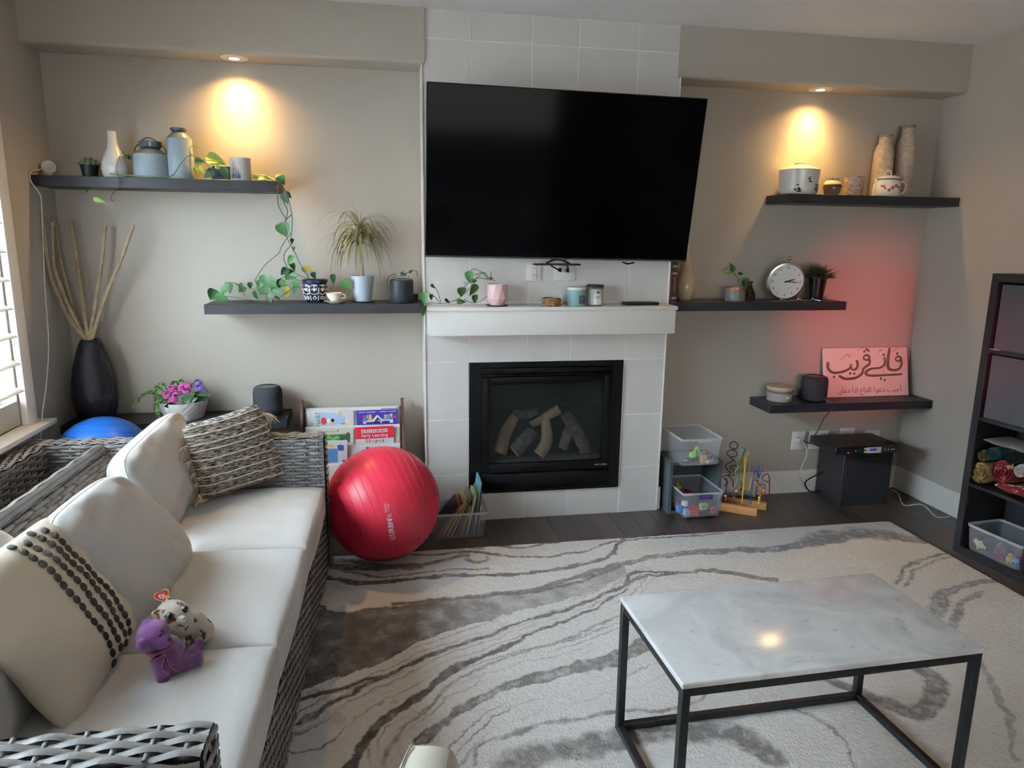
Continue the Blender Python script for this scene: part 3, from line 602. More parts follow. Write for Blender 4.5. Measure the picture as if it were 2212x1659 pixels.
# cream dotted pillow
m_crm = mat('cream_cotton_cover', '#d3c6b2', .9, noise=4, col2='#dacdb9', bump=(400, .15), sheen=.1)
qd = [(-.885, -2.47, .497), (-.885, -1.965, .515), (-1.085, -2.0, .885), (-1.125, -2.46, .90)]
dp, DP, DN = pillow('dotted_pillow', 'cream throw pillow with rows of dark grey pompom dots along one side', qd, .13, m_crm, 0, 40, .5, .05, .005, 6, cat='pillow')
m_pom = mat('charcoal_pompom_wool', '#57524f', .95, bump=(600, .6))
MB().ball((0, 0, 0), (.0102, .0112, .0045), 12).bm.free()
pm = MB().ball((0, 0, 0), (.0108, .0122, .0055), 12).mesh('pompom', m_pom)
for i, u in enumerate((-.02, .19, .38, .55)):
    for k in range(17):
        v = -.93+1.86*k/16+(.05 if i % 2 else 0)
        if v > .95: continue
        p = DP(u, v, 1); du = DP(u+.01, v, 1)-DP(u-.01, v, 1); dv = DP(u, v+.01, 1)-DP(u, v-.01, 1); nn = du.cross(dv).normalized(); du.normalize(); dv = nn.cross(du)
        linked('pompom', pm, dp, wm(dp).inverted() @ frame(du, dv, nn, p+nn*.0025))
# ------------------------------------------------------------------ small things on the shelves
def dep(P): return (Vector(P)-CAM).dot(_fw)
def place(l, r, b_, t, y, z):
    """centre x, radius and height of an upright round thing seen between these pixel edges, standing at depth y on z"""
    c = at((l+r)/2, (b_+t)/2, y=y); return c.x, (r-l)/2*dep(c)/FPX, at((l+r)/2, t, y=y).z-z
def pot_profile(R, h, wall=.004, base=.8, bulge=0):
    out = [(0, 0), (R*base, 0)]+[(R*(base+(1-base)*t)+bulge*R*math.sin(PI*t), h*t) for t in (.15, .35, .55, .75, .9, 1)]
    inn = [(r-wall, z) for r, z in out[::-1] if z > h*.5]; return out+inn+[(0, h*.8)]
LEAF = {}
def leaf_mesh(m_, wr=1.0):
    k = (m_.name, wr)
    if k in LEAF: return LEAF[k]
    b = MB(); rows = []
    for i in range(9):
        t = i/8; w = .40*wr*math.sin(PI*min(1, t**.62*.985+.012)); z = -.18*t*t; y = t-(.07*math.sin(PI*t) if t < .3 else 0)
        rows.append([Vector((-w, y-.10*w*(1-t), z+.28*w)), Vector((-w*.5, y, z+.10*w)), Vector((0, y, z)), Vector((w*.5, y, z+.10*w)), Vector((w, y-.10*w*(1-t), z+.28*w))])
    b.grid(rows); LEAF[k] = b.mesh('leaf', m_, 80); return LEAF[k]
lg = random.Random(11)
def leaf(parent, p0, p1, m_, wr=1, roll=None, name='leaf'):
    p0, p1 = Vector(p0), Vector(p1); V = p1-p0; L = V.length; V = V/L; F = Vector((.1, -1, .25)); Nn = (F-V*F.dot(V)).normalized()
    Nn = Matrix.Rotation(lg.uniform(-.7, .7) if roll is None else roll, 3, V) @ Nn; U = V.cross(Nn)
    return linked(name, leaf_mesh(m_, wr), parent, wm(parent).inverted() @ frame(U*L, V*L, Nn*L, p0))
G1 = mat('pothos_green', '#365a31', .42, noise=14, col2='#47743f', spec=.4); G2 = mat('pothos_pale_green', '#74903f', .42, noise=14, col2='#8ea34f'); G3 = mat('pothos_dark_green', '#233f24', .42, noise=14, col2='#30532e'); G4 = mat('pothos_yellow_leaf', '#b9a83c', .5)
G5 = mat('variegated_mint_leaf', '#4f7757', .42, noise=20, col2='#86a680')
m_stem = mat('vine_stem', '#5d6b3a', .6); m_stemd = mat('dark_vine_stem', '#3a3f2a', .6)
def cropper(x0, y0, f): return lambda a, b_: (x0+a/f, y0+b_/f)
K2, K3, K8, KR = cropper(140, 260, 4.424), cropper(430, 380, 4.424), cropper(900, 560, 3.8138), cropper(1430, 500, 5.2667)
def vine(parent, K, pts, y, r=.0022, m_=m_stem, name='vine'):
    """y: one depth or one per point"""
    ys = y if isinstance(y, (list, tuple)) else [y]*len(pts)
    P = [at(*K(*p), y=yy) for p, yy in zip(pts, ys)]
    return MB().tube(P, r, 6, 4).build(name, m_, parent, True)
def leafk(parent, K, a, b_, y, m_=G1, wr=1, dy=0, roll=None): return leaf(parent, at(*K(*a), y=y), at(*K(*b_), y=y+dy), m_, wr, roll)

# ---- upper shelf by the window
Z = ZU
x, R, h = place(88, 122, 376, 341, -.13, Z)
t = thing('indoor_camera', 'small round white security camera on a disc foot with a cable hanging from it', 'camera', (x, -.13, Z))
m_wp = mat('white_plastic', '#d9d5d0', .45)
MB().lathe([(0, 0), (.022, 0), (.024, .003), (.02, .006), (.006, .008), (.006, .022), (0, .022)], 24).build('foot', m_wp, t)
rt = Matrix.Rotation(math.radians(78), 3, 'X')
b = MB(); b.lathe([(0, -.012), (.022, -.012), (.031, -.006), (.033, .004), (.029, .010), (0, .012)], 32); b.bm.transform(Matrix.Translation((0, 0, .045)) @ Matrix.Rotation(.45, 4, 'Z') @ rt.to_4x4()); b.build('head', m_wp, t)
P = [Vector((x-.015, -.125, Z+.045)), Vector((x-.026, -.17, Z+.03)), Vector((x-.03, -.25, Z+.012)), Vector((x-.03, -.262, Z-.03)), at(86, 420, x=-1.785), at(90, 450, x=-1.78), at(97, 620, x=-1.78), at(105, 740, x=-1.78), at(100, 830, x=-1.78), at(92, 890, x=-1.78), at(88, 948, x=-1.79)]
MB().tube(P, .0022, 6, 8).build('power_cable', m_wp, t, True)
x, R, h = place(173, 215, 378, 362, -.12, Z)
t = thing('potted_succulent', 'green rosette succulent in a small black nursery pot', 'plant', (x, -.12, Z))
MB().lathe(pot_profile(.043, .062, .003, .72), 28).build('pot', mat('black_nursery_plastic', '#1b1b1f', .5), t)
b = MB(); rr = random.Random(2)
for ring, (n_, rad, zz, ti) in enumerate(((9, .036, .062, .55), (7, .024, .072, .9), (4, .010, .080, 1.2))):
    for k in range(n_):
        a = 2*PI*k/n_+ring*.4; rot = Matrix.Rotation(a, 3, 'Z') @ Matrix.Rotation(-ti, 3, 'Y'); b.ball((rad*math.cos(a), rad*math.sin(a), zz), (.020, .010, .006), 10, rot)
b.build('rosette', mat('succulent_green', '#56684f', .6, noise=30, col2='#728264'), t)
x, R, h = place(218, 272, 374, 284, -.12, Z)
t = thing('white_carafe', 'glossy white pear-shaped ceramic carafe with a narrow open neck', 'vase', (x, -.12, Z))
MB().lathe([(0, 0), (.048, 0), (.058, .02), (.0615, .045), (.058, .075), (.046, .105), (.032, .135), (.024, .16), (.021, .185), (.0205, h), (.017, h), (.017, .16), (0, .15)], 36).build('body', mat('white_glazed_ceramic', '#dfdcd6', .18, coat=.4), t)
m_bg = mat('blue_grey_stoneware', '#8d9aa3', .55, noise=60, col2='#97a4ab', bump=(300, .05)); m_bgd = mat('slate_glaze_rim', '#4a5560', .2, coat=.5); m_bgs = mat('olive_grey_glaze', '#737b74', .25, coat=.4)
def stone(name, label, l, r, b_, tp, hs, handle=False):
    x, R, h = place(l, r, b_, tp, -.125, Z); t = thing(name, label, 'vase', (x, -.125, Z)); z1, z2 = hs
    MB().lathe([(0, 0), (R*.96, 0), (R, .004), (R*.985, h*.3), (R*.93, z1)], 44, cap=False).build('body', m_bg, t)
    MB().lathe([(R*.93, z1), (R*.92, z1+.003), (R*.55, z2)], 44, cap=False).build('shoulder', m_bgs, t)
    MB().lathe([(R*.55, z2), (R*.48, z2+.006), (R*.60, z2+.012), (R*.62, h-.003), (R*.58, h), (R*.45, h-.002), (R*.40, z2)], 44, cap=False).build('neck', m_bgd, t)
    if handle: MB().tube([(-R*.9, 0, z1), (-R*.75, -.01, z1+.035), (-R*.1, -.015, h+.016), (R*.6, -.01, z1+.05), (R*.95, 0, z1-.005)], .0026, 8, 6).build('wire_handle', m_stemd, t)
    return t
stone('squat_stoneware_jar', 'squat blue-grey stoneware jar with dark rim and thin looped handle', 290, 365, 381, 306, (.118, .142), True)
stone('tall_stoneware_bottle', 'tall blue-grey stoneware bottle with dark glazed neck', 362, 416, 384, 277, (.198, .226))
x, R, h = place(498, 541, 389, 342, -.14, Z)
t = thing('printed_cup', 'pale cup printed with dark blue pine trees at the shelf end', 'cup', (x, -.14, Z))
MB().lathe([(0, 0), (R*.97, 0), (R, .004), (R, h-.01), (R*1.03, h-.008), (R*1.03, h), (R*.94, h), (R*.93, h-.03), (0, h-.03)], 40).build('body', mat('pale_grey_ceramic', '#c2bcb6', .35), t)
b = MB()
for a0, hh, w in ((-2.35, .07, .16), (-2.15, .085, .2), (-1.95, .09, .18), (-1.78, .06, .16), (-1.62, .045, .16), (-1.48, .03, .14)):
    rows = []
    for q_ in range(7):
        f_ = q_/6; ww = w*(1-f_*.85)*(1 if q_ % 2 else .75); rows.append([Vector(((R+.0008)*math.cos(a0+s_*ww/2), (R+.0008)*math.sin(a0+s_*ww/2), .012+hh*f_)) for s_ in (-1, -.33, .33, 1)])
    b.grid(rows)
b.build('pine_print', mat('navy_print', '#26304a', .4), t)
# trailing pothos on this shelf
t = thing('trailing_pothos', 'long trailing pothos with lit yellow-green leaves whose stems hang from the shelf end', 'plant', (-1.0, -.12, Z))
b = MB(); pr_ = []
for k in range(19): pr_.append((.052+.003*(k % 2)-.0008*k*.5, .004+.072*k/18))
b.lathe([(0, 0), (.045, 0)]+pr_[::1]+[(.04, .07), (0, .065)], 32); b.build('ribbed_pot', mat('blue_ribbed_pot', '#3d5468', .5), t); t.children[0].location = (.0, .02, 0)
YU = -.16
vine(t, K2, [(1560, 480), (1500, 405), (1300, 372), (1190, 335), (1100, 425), (1030, 525), (900, 540), (700, 530), (520, 518), (430, 508)], [-.1, -.12, -.17, -.215, -.225, -.235, -.235, -.235, -.23, -.2])
vine(t, K2, [(485, 508), (500, 420), (530, 330), (570, 302), (592, 330), (605, 405)], [-.23, -.22, -.2, -.195, -.19, -.18], .002)
vine(t, K2, [(505, 485), (508, 520), (513, 575), (517, 650), (490, 665), (450, 715), (432, 755)], [-.23, -.256, -.258, -.258, -.256, -.25, -.25], .002, m_stemd)
vine(t, K2, [(1340, 390), (1380, 440), (1440, 470), (1560, 480), (1590, 530)], -.13, .002)
vine(t, K2, [(1240, 345), (1190, 290), (1220, 240), (1290, 265), (1340, 350)], -.15, .002, G2)
vine(t, K2, [(1780, 520), (1880, 522), (1960, 545), (2030, 580)], [-.13, -.15, -.17, -.2], .002, G2)
vine(t, K2, [(1790, 545), (1850, 570), (1950, 575), (2020, 590)], [-.13, -.15, -.17, -.2], .002, G2)
for a, c, y, m_, wr in (((1350, 345), (1545, 425), -.13, G2, .8), ((1240, 380), (1340, 400), -.15, G1, .9), ((1290, 430), (1350, 525), -.17, G4, .9), ((1425, 480), (1325, 545), -.2, G3, .9), ((1480, 380), (1540, 450), -.12, G4, .8), ((1500, 450), (1570, 560), -.17, G1, .9), ((1240, 440), (1300, 530), -.15, G2, .8), ((1440, 430), (1500, 470), -.15, G2, 1), ((630, 370), (575, 320), -.1, G3, .8),
                        ((1800, 540), (1870, 560), -.14, G2, .7), ((1850, 560), (1930, 545), -.16, G4, .7), ((1900, 540), (1980, 580), -.17, G2, .7), ((2015, 560), (2100, 520), -.16, G2, 1.2), ((2050, 530), (2095, 620), -.20, G1, 1.3), ((270, 745), (385, 785), -.24, G2, .55), ((210, 690), (235, 635), -.24, G3, .6), ((440, 760), (475, 775), -.25, G3, .5)): leafk(t, K2, a, c, y, m_, wr)
YH = -.235
hang = [[(750, 90), (752, 180), (755, 270), (790, 350), (825, 405), (825, 450), (812, 470)], [(780, 70), (830, 150), (860, 240), (885, 360), (890, 470), (880, 580), (885, 680), (920, 740), (960, 830), (1000, 900), (1050, 985)], [(885, 370), (840, 410), (815, 460)], [(800, 180), (812, 260), (845, 330), (830, 420), (820, 480), (840, 590), (870, 665), (820, 730), (812, 800), (840, 870)], [(835, 600), (780, 690), (760, 740), (640, 840), (580, 920), (540, 990), (545, 1020), (570, 1050)], [(880, 540), (840, 600)]]
for i, q_ in enumerate(hang): vine(t, K3, q_, [-.258]*min(3, len(q_))+[YH]*(len(q_)-min(3, len(q_))) if i < 2 else YH, .0022, m_stemd)
for a, c, m_, wr in (((815, 160), (840, 268), G3, 1.2), ((830, 150), (882, 215), G3, .7), ((785, 448), (835, 585), G1, 1.25), ((880, 598), (895, 650), G3, 1.1), ((905, 672), (905, 722), G2, .8), ((905, 765), (845, 852), G1, .9)): leafk(t, K3, a, c, YH, m_, wr)

# ---- shelf beside the mantel with the dragon tree
Z = ZLM
x, R, h = place(652, 710, 653, 602, -.12, Z)
t = thing('patterned_pot_pothos', 'navy and white patterned round pot with a bushy pothos spilling from it', 'plant', (x, -.12, Z))
mp_ = mat('navy_pot_glaze', '#1f2036', .25, coat=.4)
prf = [(0, 0), (.044, 0), (.05, .008), (.064, .05), (.069, .08), (.064, .098), (.060, .102), (.066, .106), (.068, .116), (.064, .120), (.058, .118), (.056, .10), (0, .095)]
MB().lathe(prf, 44).build('pot', mp_, t); m_pw = mat('white_pot_motif', '#d8d4c6', .3)
def potR(z):
    for (r0, z0), (r1, z1) in zip(prf[1:6], prf[2:7]):
        if z0 <= z <= z1: return r0+(r1-r0)*(z-z0)/(z1-z0+1e-9)
    return .06
b = MB()
def motif(pts, w):
    P = [Vector((potR(z)*math.cos(a), potR(z)*math.sin(a), z)) for a, z in pts]; b.tube(P, w, 6, 4, .5)
for k in range(9):
    a = 2*PI*k/9-PI/2; da = PI/9
    motif([(a-da*.7, .088), (a-da*.2, .094), (a, .084), (a+da*.2, .094), (a+da*.7, .088)], .0032); motif([(a, .09), (a, .062)], .0036)
    motif([(a-da*.55, .068), (a-da*.2, .074), (a, .062), (a+da*.2, .074), (a+da*.55, .068)], .0036); motif([(a-da*.8, .05), (a, .044), (a+da*.8, .05)], .0028)
    motif([(a+da, .080), (a+da, .055), (a+da*.7, .046)], .0026); motif([(a, .035), (a-da*.4, .024), (a+da*.1, .018), (a+da*.5, .026), (a, .035)], .0034); motif([(a+da, .038), (a+da, .012)], .003)
b.build('motif', m_pw, t)
MB().lathe([(0, .1), (.056, .1)], 24, cap=False).build('soil', mat('dark_soil', '#2b211b', .95), t)
YP = -.14
for q_ in ([(1050, 985), (980, 960), (900, 920), (850, 880)], [(1040, 990), (960, 1000), (840, 960), (740, 1000)], [(1030, 1000), (930, 1040), (830, 1120), (700, 1180), (540, 1195)], [(700, 1100), (600, 1130), (500, 1080), (450, 1070), (400, 1050), (330, 1020), (280, 1040)], [(450, 1170), (400, 1080), (350, 1030)], [(540, 1190), (400, 1170), (250, 1150), (150, 1160)], [(570, 1050), (530, 1090), (545, 1150)], [(1060, 985), (1030, 920), (1010, 870)]): vine(t, K3, q_, YP, .002)
rr = random.Random(4)
lv = [((870, 830), (925, 905), G1, 1), ((840, 875), (785, 955), G3, 1), ((905, 905), (825, 1000), G1, 1.2), ((935, 930), (860, 950), G5, .9), ((640, 990), (760, 1055), G5, 1.1), ((620, 940), (650, 1050), G5, 1.3), ((560, 1030), (640, 1010), G1, 1), ((600, 1040), (660, 1140), G5, 1.5), ((740, 1060), (690, 1130), G1, 1.2), ((700, 1090), (795, 1135), G5, 1.1), ((535, 1095), (560, 1185), G3, .9), ((650, 1140), (692, 1212), G5, .9), ((790, 985), (765, 1075), G3, 1.1), ((770, 1000), (840, 1060), G1, 1), ((300, 1015), (280, 1130), G3, 1.3), ((255, 1050), (215, 1140), G1, 1), ((440, 1045), (370, 1110), G1, 1.3), ((480, 1015), (495, 1080), G3, 1), ((170, 1090), (105, 1190), G3, 1.5), ((150, 1150), (290, 1180), G1, .8), ((1000, 880), (1090, 890), G4, 1), ((990, 870), (1010, 930), G1, .8), ((1080, 920), (1115, 985), G3, 1), ((830, 1050), (860, 1140), G4, .7), ((860, 1100), (820, 1170), G4, .7), ((900, 1000), (960, 1080), G1, .8), ((930, 1040), (900, 1130), G3, .7), ((720, 1150), (780, 1180), G3, .8), ((1270, 935), (1295, 1038), G1, .75), ((1370, 990), (1455, 1095), G1, .95), ((590, 1000), (560, 1080), G1, 1), ((690, 1020), (740, 1090), G1, 1.2)]
for a, c, m_, wr in lv: leafk(t, K3, a, c, YP+rr.uniform(-.05, .03), m_, wr)
vine(t, K3, [(1130, 1000), (1180, 1010), (1250, 1080), (1290, 1040)], [-.12, -.08, -.06, -.06], .0018); vine(t, K3, [(1400, 1160), (1440, 1120), (1450, 1090)], -.08, .0018)
x, R, h = place(702, 742, 655, 630, -.19, Z)
t = thing('teacup', 'small white teacup standing on a matching saucer', 'teacup', (x, -.19, Z+.012)); m_ch = mat('ivory_china', '#e3dccd', .2, coat=.5)
MB().lathe([(0, 0), (.02, 0), (.021, .004), (.032, .014), (.040, .032), (.0425, .042), (.0405, .042), (.036, .03), (.02, .01), (0, .008)], 36).build('bowl', m_ch, t)
MB().tube([(.038, -.01, .034), (.056, -.012, .032), (.058, -.012, .018), (.034, -.01, .014)], .003, 8, 5).build('handle', m_ch, t)
MB().lathe([(0, .034), (.037, .034)], 24, cap=False).build('tea_light', mat('cream_wax', '#e8dfc9', .5), t)
s_ = MB().lathe([(0, 0), (.028, 0), (.03, .003), (.056, .010), (.058, .012), (.054, .012), (.028, .006), (0, .006)], 40).build('saucer', m_ch); s_.location = (x, -.19, Z); tag(s_, 'white saucer under the small teacup', 'saucer')
x, R, h = place(759, 809, 654, 595, -.13, Z)
t = thing('dragon_tree', 'dragon tree with a bare trunk and drooping thin leaves in a pale blue-grey pot', 'plant', (x, -.13, Z+.006))
MB().lathe(pot_profile(.062, .135, .005, .72), 40).build('pot', mat('pale_blue_grey_pot', '#a9b3bb', .4), t); MB().lathe([(0, .12), (.056, .12)], 24, cap=False).build('soil', mat('dark_soil', '#2b211b', .95), t)
o = MB().lathe([(0, 0), (.058, 0), (.062, .005), (.058, .006), (0, .004)], 36).build('plant_saucer', mat('black_plastic', '#131316', .5)); o.location = (x, -.13, Z); tag(o, 'thin black saucer under the dragon tree pot', 'saucer')
MB().tube([(0, 0, .11), (-.003, .0, .2), (-.008, 0, .3), (-.006, 0, .38)], [.0105, .0085, .008, .006], 10, 5).build('trunk', mat('tan_cane_bark', '#a58a68', .85, noise=50, col2='#7c6449', bump=(120, .5)), t)
b = MB(); rr = random.Random(8)
for k in range(120):
    a = rr.uniform(0, 2*PI); el = rr.uniform(.2, 1.25); L = rr.uniform(.16, .30)*(1 if k > 8 else .7); z0 = rr.uniform(.29, .39); d = Vector((math.cos(a)*math.cos(el), math.sin(a)*math.cos(el)*.55-.05, math.sin(el))); p = Vector((-.006, 0, z0)); pts = [p.copy()]; n_ = 9
    drop = rr.uniform(.18, .34) if k > 8 else .08
    for i in range(n_): d = (d+Vector((0, 0, -drop*(1+.15*i)))).normalized(); p = p+d*L/n_; p.y = min(p.y, .1); pts.append(p.copy())
    side = Vector((-math.sin(a), math.cos(a), 0)); rows = [[q_-side*w, q_+Vector((0, 0, -.0008)), q_+side*w] for i, q_ in enumerate(pts) for w in (.0036*math.sin(PI*(.25+.75*i/n_))+.0004,)]; b.grid(rows)
for dx, hz in ((-.045, .16), (-.02, .1), (.01, .07)): b.tube([(-.006, 0, .38), (-.006+dx*.4, -.02, .38+hz*.55), (-.006+dx, -.03, .38+hz)], [.0034, .0025, .0006], 4, 4, .3)
o = b.build('foliage', mat('dragon_tree_leaf', '#6d7350', .5, noise=8, col2='#8a8158'), t, angle=80); o['kind'] = 'stuff'
x, R, h = place(843, 893, 655, 598, -.15, Z)
t = thing('black_jar_planter', 'matte black jar with a glass liner and a small sprouting cutting', 'plant', (x, -.15, Z))
MB().lathe([(0, 0), (R*.97, 0), (R, .003), (R, .118), (R*.97, .12), (R*.9, .118), (R*.9, .1)], 40, cap=False).build('jar', mat('matte_black_jar', '#26272b', .45), t)
m_gl = mat('clear_glass', '#ffffff', .02, trans=1, ior=1.2, spec=.5)
MB().lathe([(R*.88, .10), (R*.88, .125), (R*.6, .138), (R*.62, .146), (R*.58, .146), (R*.56, .138), (R*.84, .122), (R*.84, .10)], 36, cap=False).build('glass_liner', m_gl, t)
vine(t, K3, [(1930, 960), (1960, 935), (2010, 920), (2040, 905), (2080, 910), (2085, 960)], -.15, .0018, G3); vine(t, K3, [(1880, 935), (1820, 960), (1795, 1020), (1810, 1080)], -.19, .0018, m_stemd)
for a, c in (((1930, 945), (1955, 910)), ((2010, 930), (2040, 890)), ((1950, 950), (1985, 935))): leafk(t, K3, a, c, -.15, G3, .8)
o = MB().box((-.035, -.05, Z+.019), (.035, .03, .038), .003).build('small_black_box', mat('black_plastic', '#131316', .5)); tag(o, 'tiny black box behind the black jar planter', 'box')

# ---- mantel
Z = ZM
x, R, h = place(1051, 1097, 655, 607, -.26, Z)
t = thing('pink_pot_pothos', 'pothos trailing along the mantel from a pink faceted pot', 'plant', (x, -.26, Z+.005))
b = MB(); n_ = 10; r0, r1, r2, hh = .038, .058, .054, .112
ring = lambda r, z, o_: [Vector((r*math.cos(2*PI*(k+o_)/n_), r*math.sin(2*PI*(k+o_)/n_), z)) for k in range(n_)]
A_, B_, C_ = [[b.bm.verts.new(p) for p in ring(*q_)] for q_ in ((r0, 0, 0), (r1, .034, .5), (r2*1.0, hh, 0))]
for k in range(n_):
    k1 = (k+1) % n_; b.bm.faces.new((A_[k], A_[k1], B_[k])); b.bm.faces.new((B_[k], A_[k1], B_[k1])); b.bm.faces.new((B_[k], B_[k1], C_[k1])); b.bm.faces.new((B_[k], C_[k1], C_[k]))
I_ = [b.bm.verts.new(p) for p in ring(r2*.9, hh, 0)]; J_ = [b.bm.verts.new(p) for p in ring(r2*.85, hh-.02, 0)]
for k in range(n_): k1 = (k+1) % n_; b.bm.faces.new((C_[k], C_[k1], I_[k1], I_[k])); b.bm.faces.new((I_[k], I_[k1], J_[k1], J_[k]))
b.bm.faces.new(A_); b.build('pot', mat('pink_glaze', '#d9b3b1', .35), t, angle=8); MB().lathe([(0, .09), (.048, .09)], 20, cap=False).build('soil', mat('dark_soil', '#2b211b', .95), t)
o = MB().lathe([(0, 0), (.05, 0), (.062, .004), (.06, .005), (0, .0035)], 36).build('plant_saucer', mat('black_plastic', '#131316', .5)); o.location = (x, -.26, Z); tag(o, 'thin dark saucer under the pink faceted pot', 'saucer')
YV = -.29
for q_, yy in (([(650, 175), (600, 160), (560, 110), (520, 130), (460, 190), (430, 250), (350, 320), (270, 355), (190, 365), (120, 358), (70, 372)], -.27), ([(600, 170), (520, 155), (460, 175), (400, 215), (375, 250)], -.25), ([(590, 165), (540, 110), (500, 125), (440, 130)], -.26), ([(560, 120), (480, 80), (440, 95)], -.25), ([(190, 360), (150, 310), (110, 285), (80, 268), (60, 300)], -.30), ([(200, 360), (180, 290), (150, 230), (120, 210)], -.30), ([(620, 170), (612, 130), (614, 100)], -.25), ([(580, 305), (530, 345), (450, 358), (390, 330)], -.28), ([(70, 375), (50, 400), (45, 430)], -.343)): vine(t, K8, q_, yy, .002)
for a, c, y, m_, wr in (((430, 95), (440, 205), -.26, G1, .85), ((365, 230), (370, 310), -.28, G1, 1.4), ((485, 200), (445, 310), -.28, G1, .9), ((475, 290), (485, 365), -.30, G1, 1.0), ((400, 180), (395, 215), -.25, G5, .9), ((60, 270), (62, 370), -.31, G1, .9), ((112, 288), (128, 340), -.31, G1, 1.1), ((115, 208), (155, 240), -.30, G1, .8), ((45, 380), (62, 470), -.345, G1, 1.1), ((230, 330), (280, 362), -.30, G3, .8), ((330, 345), (410, 355), -.31, G1, .7), ((600, 165), (630, 150), -.25, G1, 1), ((450, 180), (500, 175), -.26, G3, .9)): leafk(t, K8, a, c, y, m_, wr)
x, R, h = place(1172, 1211, 655, 637, -.27, Z)
t = thing('coiled_tin', 'low bronze tin with beaded bands on the mantel', 'tin', (x, -.27, Z)); m_br = mat('antique_bronze', '#6b5037', .4, metal=.6, noise=40, col2='#8d6f4c')
MB().lathe([(0, 0), (R, 0), (R, .042), (R*.93, .044), (R*.9, .036), (0, .036)], 36).build('tin', m_br, t)
for zz in (.008, .022, .034):
    b = MB()
    for k in range(26): a = 2*PI*k/26; b.ball((R*math.cos(a), R*math.sin(a), zz), (.005, .005, .0055), 6)
    b.build('beaded_band', mat('bronze_highlight', '#9a7a52', .35, metal=.6), t)
def candle_label(t, R, z0, z1, a0, a1, m_, name='label'):
    b = MB(); b.grid([[Vector(((R+.0006)*math.cos(a), (R+.0006)*math.sin(a), z)) for a in np.linspace(a0, a1, 9)] for z in (z0, z1)]); return b.build(name, m_, t)
def label_lines(t, R, zs_, a0, a1, m_, w=.0016):
    b = MB()
    for z, f0, f1 in zs_: b.grid([[Vector(((R+.001)*math.cos(a), (R+.001)*math.sin(a), z+d_)) for a in np.linspace(a0+(a1-a0)*f0, a0+(a1-a0)*f1, 7)] for d_ in (0, w)])
    return b.build('label_print', m_, t)
x, R, h = place(1225, 1266, 655, 620, -.26, Z)
t = thing('teal_candle', 'teal green jar candle with a cream lid and dark square label', 'candle', (x, -.26, Z))
MB().lathe([(0, 0), (R*.95, 0), (R, .004), (R, h-.012), (R*.98, h-.012)], 36, cap=False).build('jar', mat('teal_glass', '#7f9ea1', .35), t); MB().lathe([(R*1.02, h-.013), (R*1.02, h-.001), (R, h), (0, h)], 36, cap=False).build('lid', mat('cream_lid', '#dcd5c6', .5), t)
candle_label(t, R, .014, .058, -1.55, -.75, mat('slate_label', '#3b4656', .5)); label_lines(t, R, ((.048, .15, .8), (.041, .15, .55), (.033, .15, .7), (.02, .15, .5)), -1.55, -.75, mat('pale_print', '#c4c8cc', .5))
x, R, h = place(1268, 1303, 653, 615, -.25, Z)
t = thing('white_jar_candle', 'white wax candle in a glass jar with black lid and paper label', 'candle', (x, -.25, Z))
MB().lathe([(0, .004), (R*.93, .004), (R*.95, .01), (R*.95, h-.022), (0, h-.022)], 32).build('wax', mat('white_wax', '#dedad2', .4), t)
MB().lathe([(0, 0), (R*.97, 0), (R, .006), (R, h-.014)], 36, cap=False).build('jar', m_gl, t); MB().lathe([(R*1.03, h-.014), (R*1.03, h-.003), (R, h), (0, h)], 36, cap=False).build('lid', mat('black_plastic', '#131316', .5), t)
candle_label(t, R, .012, .062, -2.0, -1.0, mat('white_paper', '#e6e3dd', .6)); label_lines(t, R, ((.05, .2, .8), (.042, .15, .85), (.026, .4, .6)), -2.0, -1.0, mat('black_print', '#232323', .5), .0026)
b = MB(); b.lathe([(0, 0), (.0065, 0), (.0065, .001), (0, .001)], 20); b.bm.transform(Matrix.Translation(Vector((math.cos(-1.5), math.sin(-1.5), 0))*(R+.0002)+Vector((0, 0, .074))) @ Matrix.Rotation(.07, 4, 'Z') @ Matrix.Rotation(PI/2, 4, 'X')); b.build('round_seal', mat('black_print', '#232323', .5), t)
P0, P1 = at(1346, 651, y=-.25), at(1422, 651, y=-.25)
t = thing('remote_control', 'black television remote lying on the mantel', 'remote', ((P0.x+P1.x)/2, -.25, Z)); MB().box((0, 0, .009), (P1.x-P0.x, .042, .017), .006, seg=3).build('body', mat('black_plastic', '#131316', .5), t)
for k in range(8):
    for j in (-1, 0, 1): MB().lathe([(0, 0), (.0035, 0), (.003, .0015), (0, .0015)], 8, (-.07+.02*k, .011*j, .0175)).build('button', mat('dark_grey_rubber', '#3b3b40', .6), t)
# wall plates
def plate(px0, px1, y, label, gang=1, kind='outlet', lo=None):
    P0, P1 = at(*px0, y=y), at(*px1, y=y); c = (P0+P1)/2; w, hh = P1.x-P0.x, abs(P0.z-P1.z); t = thing('wall_plate', label, 'wall plate', (c.x, y, c.z))
    MB().box((0, -.003, 0), (w, .006, hh), .0025).build('plate', mat('white_plate_plastic', '#dcd8d2', .4), t)
    for g_ in range(gang):
        gx_ = (g_-(gang-1)/2)*w/gang
        if kind == 'outlet':
            MB().box((gx_, -.0068, 0), (.033, .003, .066), .001, seg=1).build('socket_face', mat('white_trim_paint', '#dedad4', .4), t)
            for zz in (.018, -.018):
                for dx in (-.006, .006): MB().box((gx_+dx, -.0084, zz), (.002, .001, .008)).build('slot', mat('black_print', '#232323', .5), t)
                MB().lathe([(0, 0), (.0025, 0), (.0025, .001), (0, .001)], 8, (gx_, -.009, zz-.009)).build('slot', mat('black_print', '#232323', .5), t)
        else:
            for zz in (.04, -.04): MB().box((gx_, -.0063, zz), (.006, .001, .006), .001, seg=1).build('screw', mat('pale_grey_ceramic', '#c2bcb6', .35), t)
    return t
plate((1137, 564), (1168, 607), -D-.001, 'single white power outlet on the tiles behind the television edge', 1)
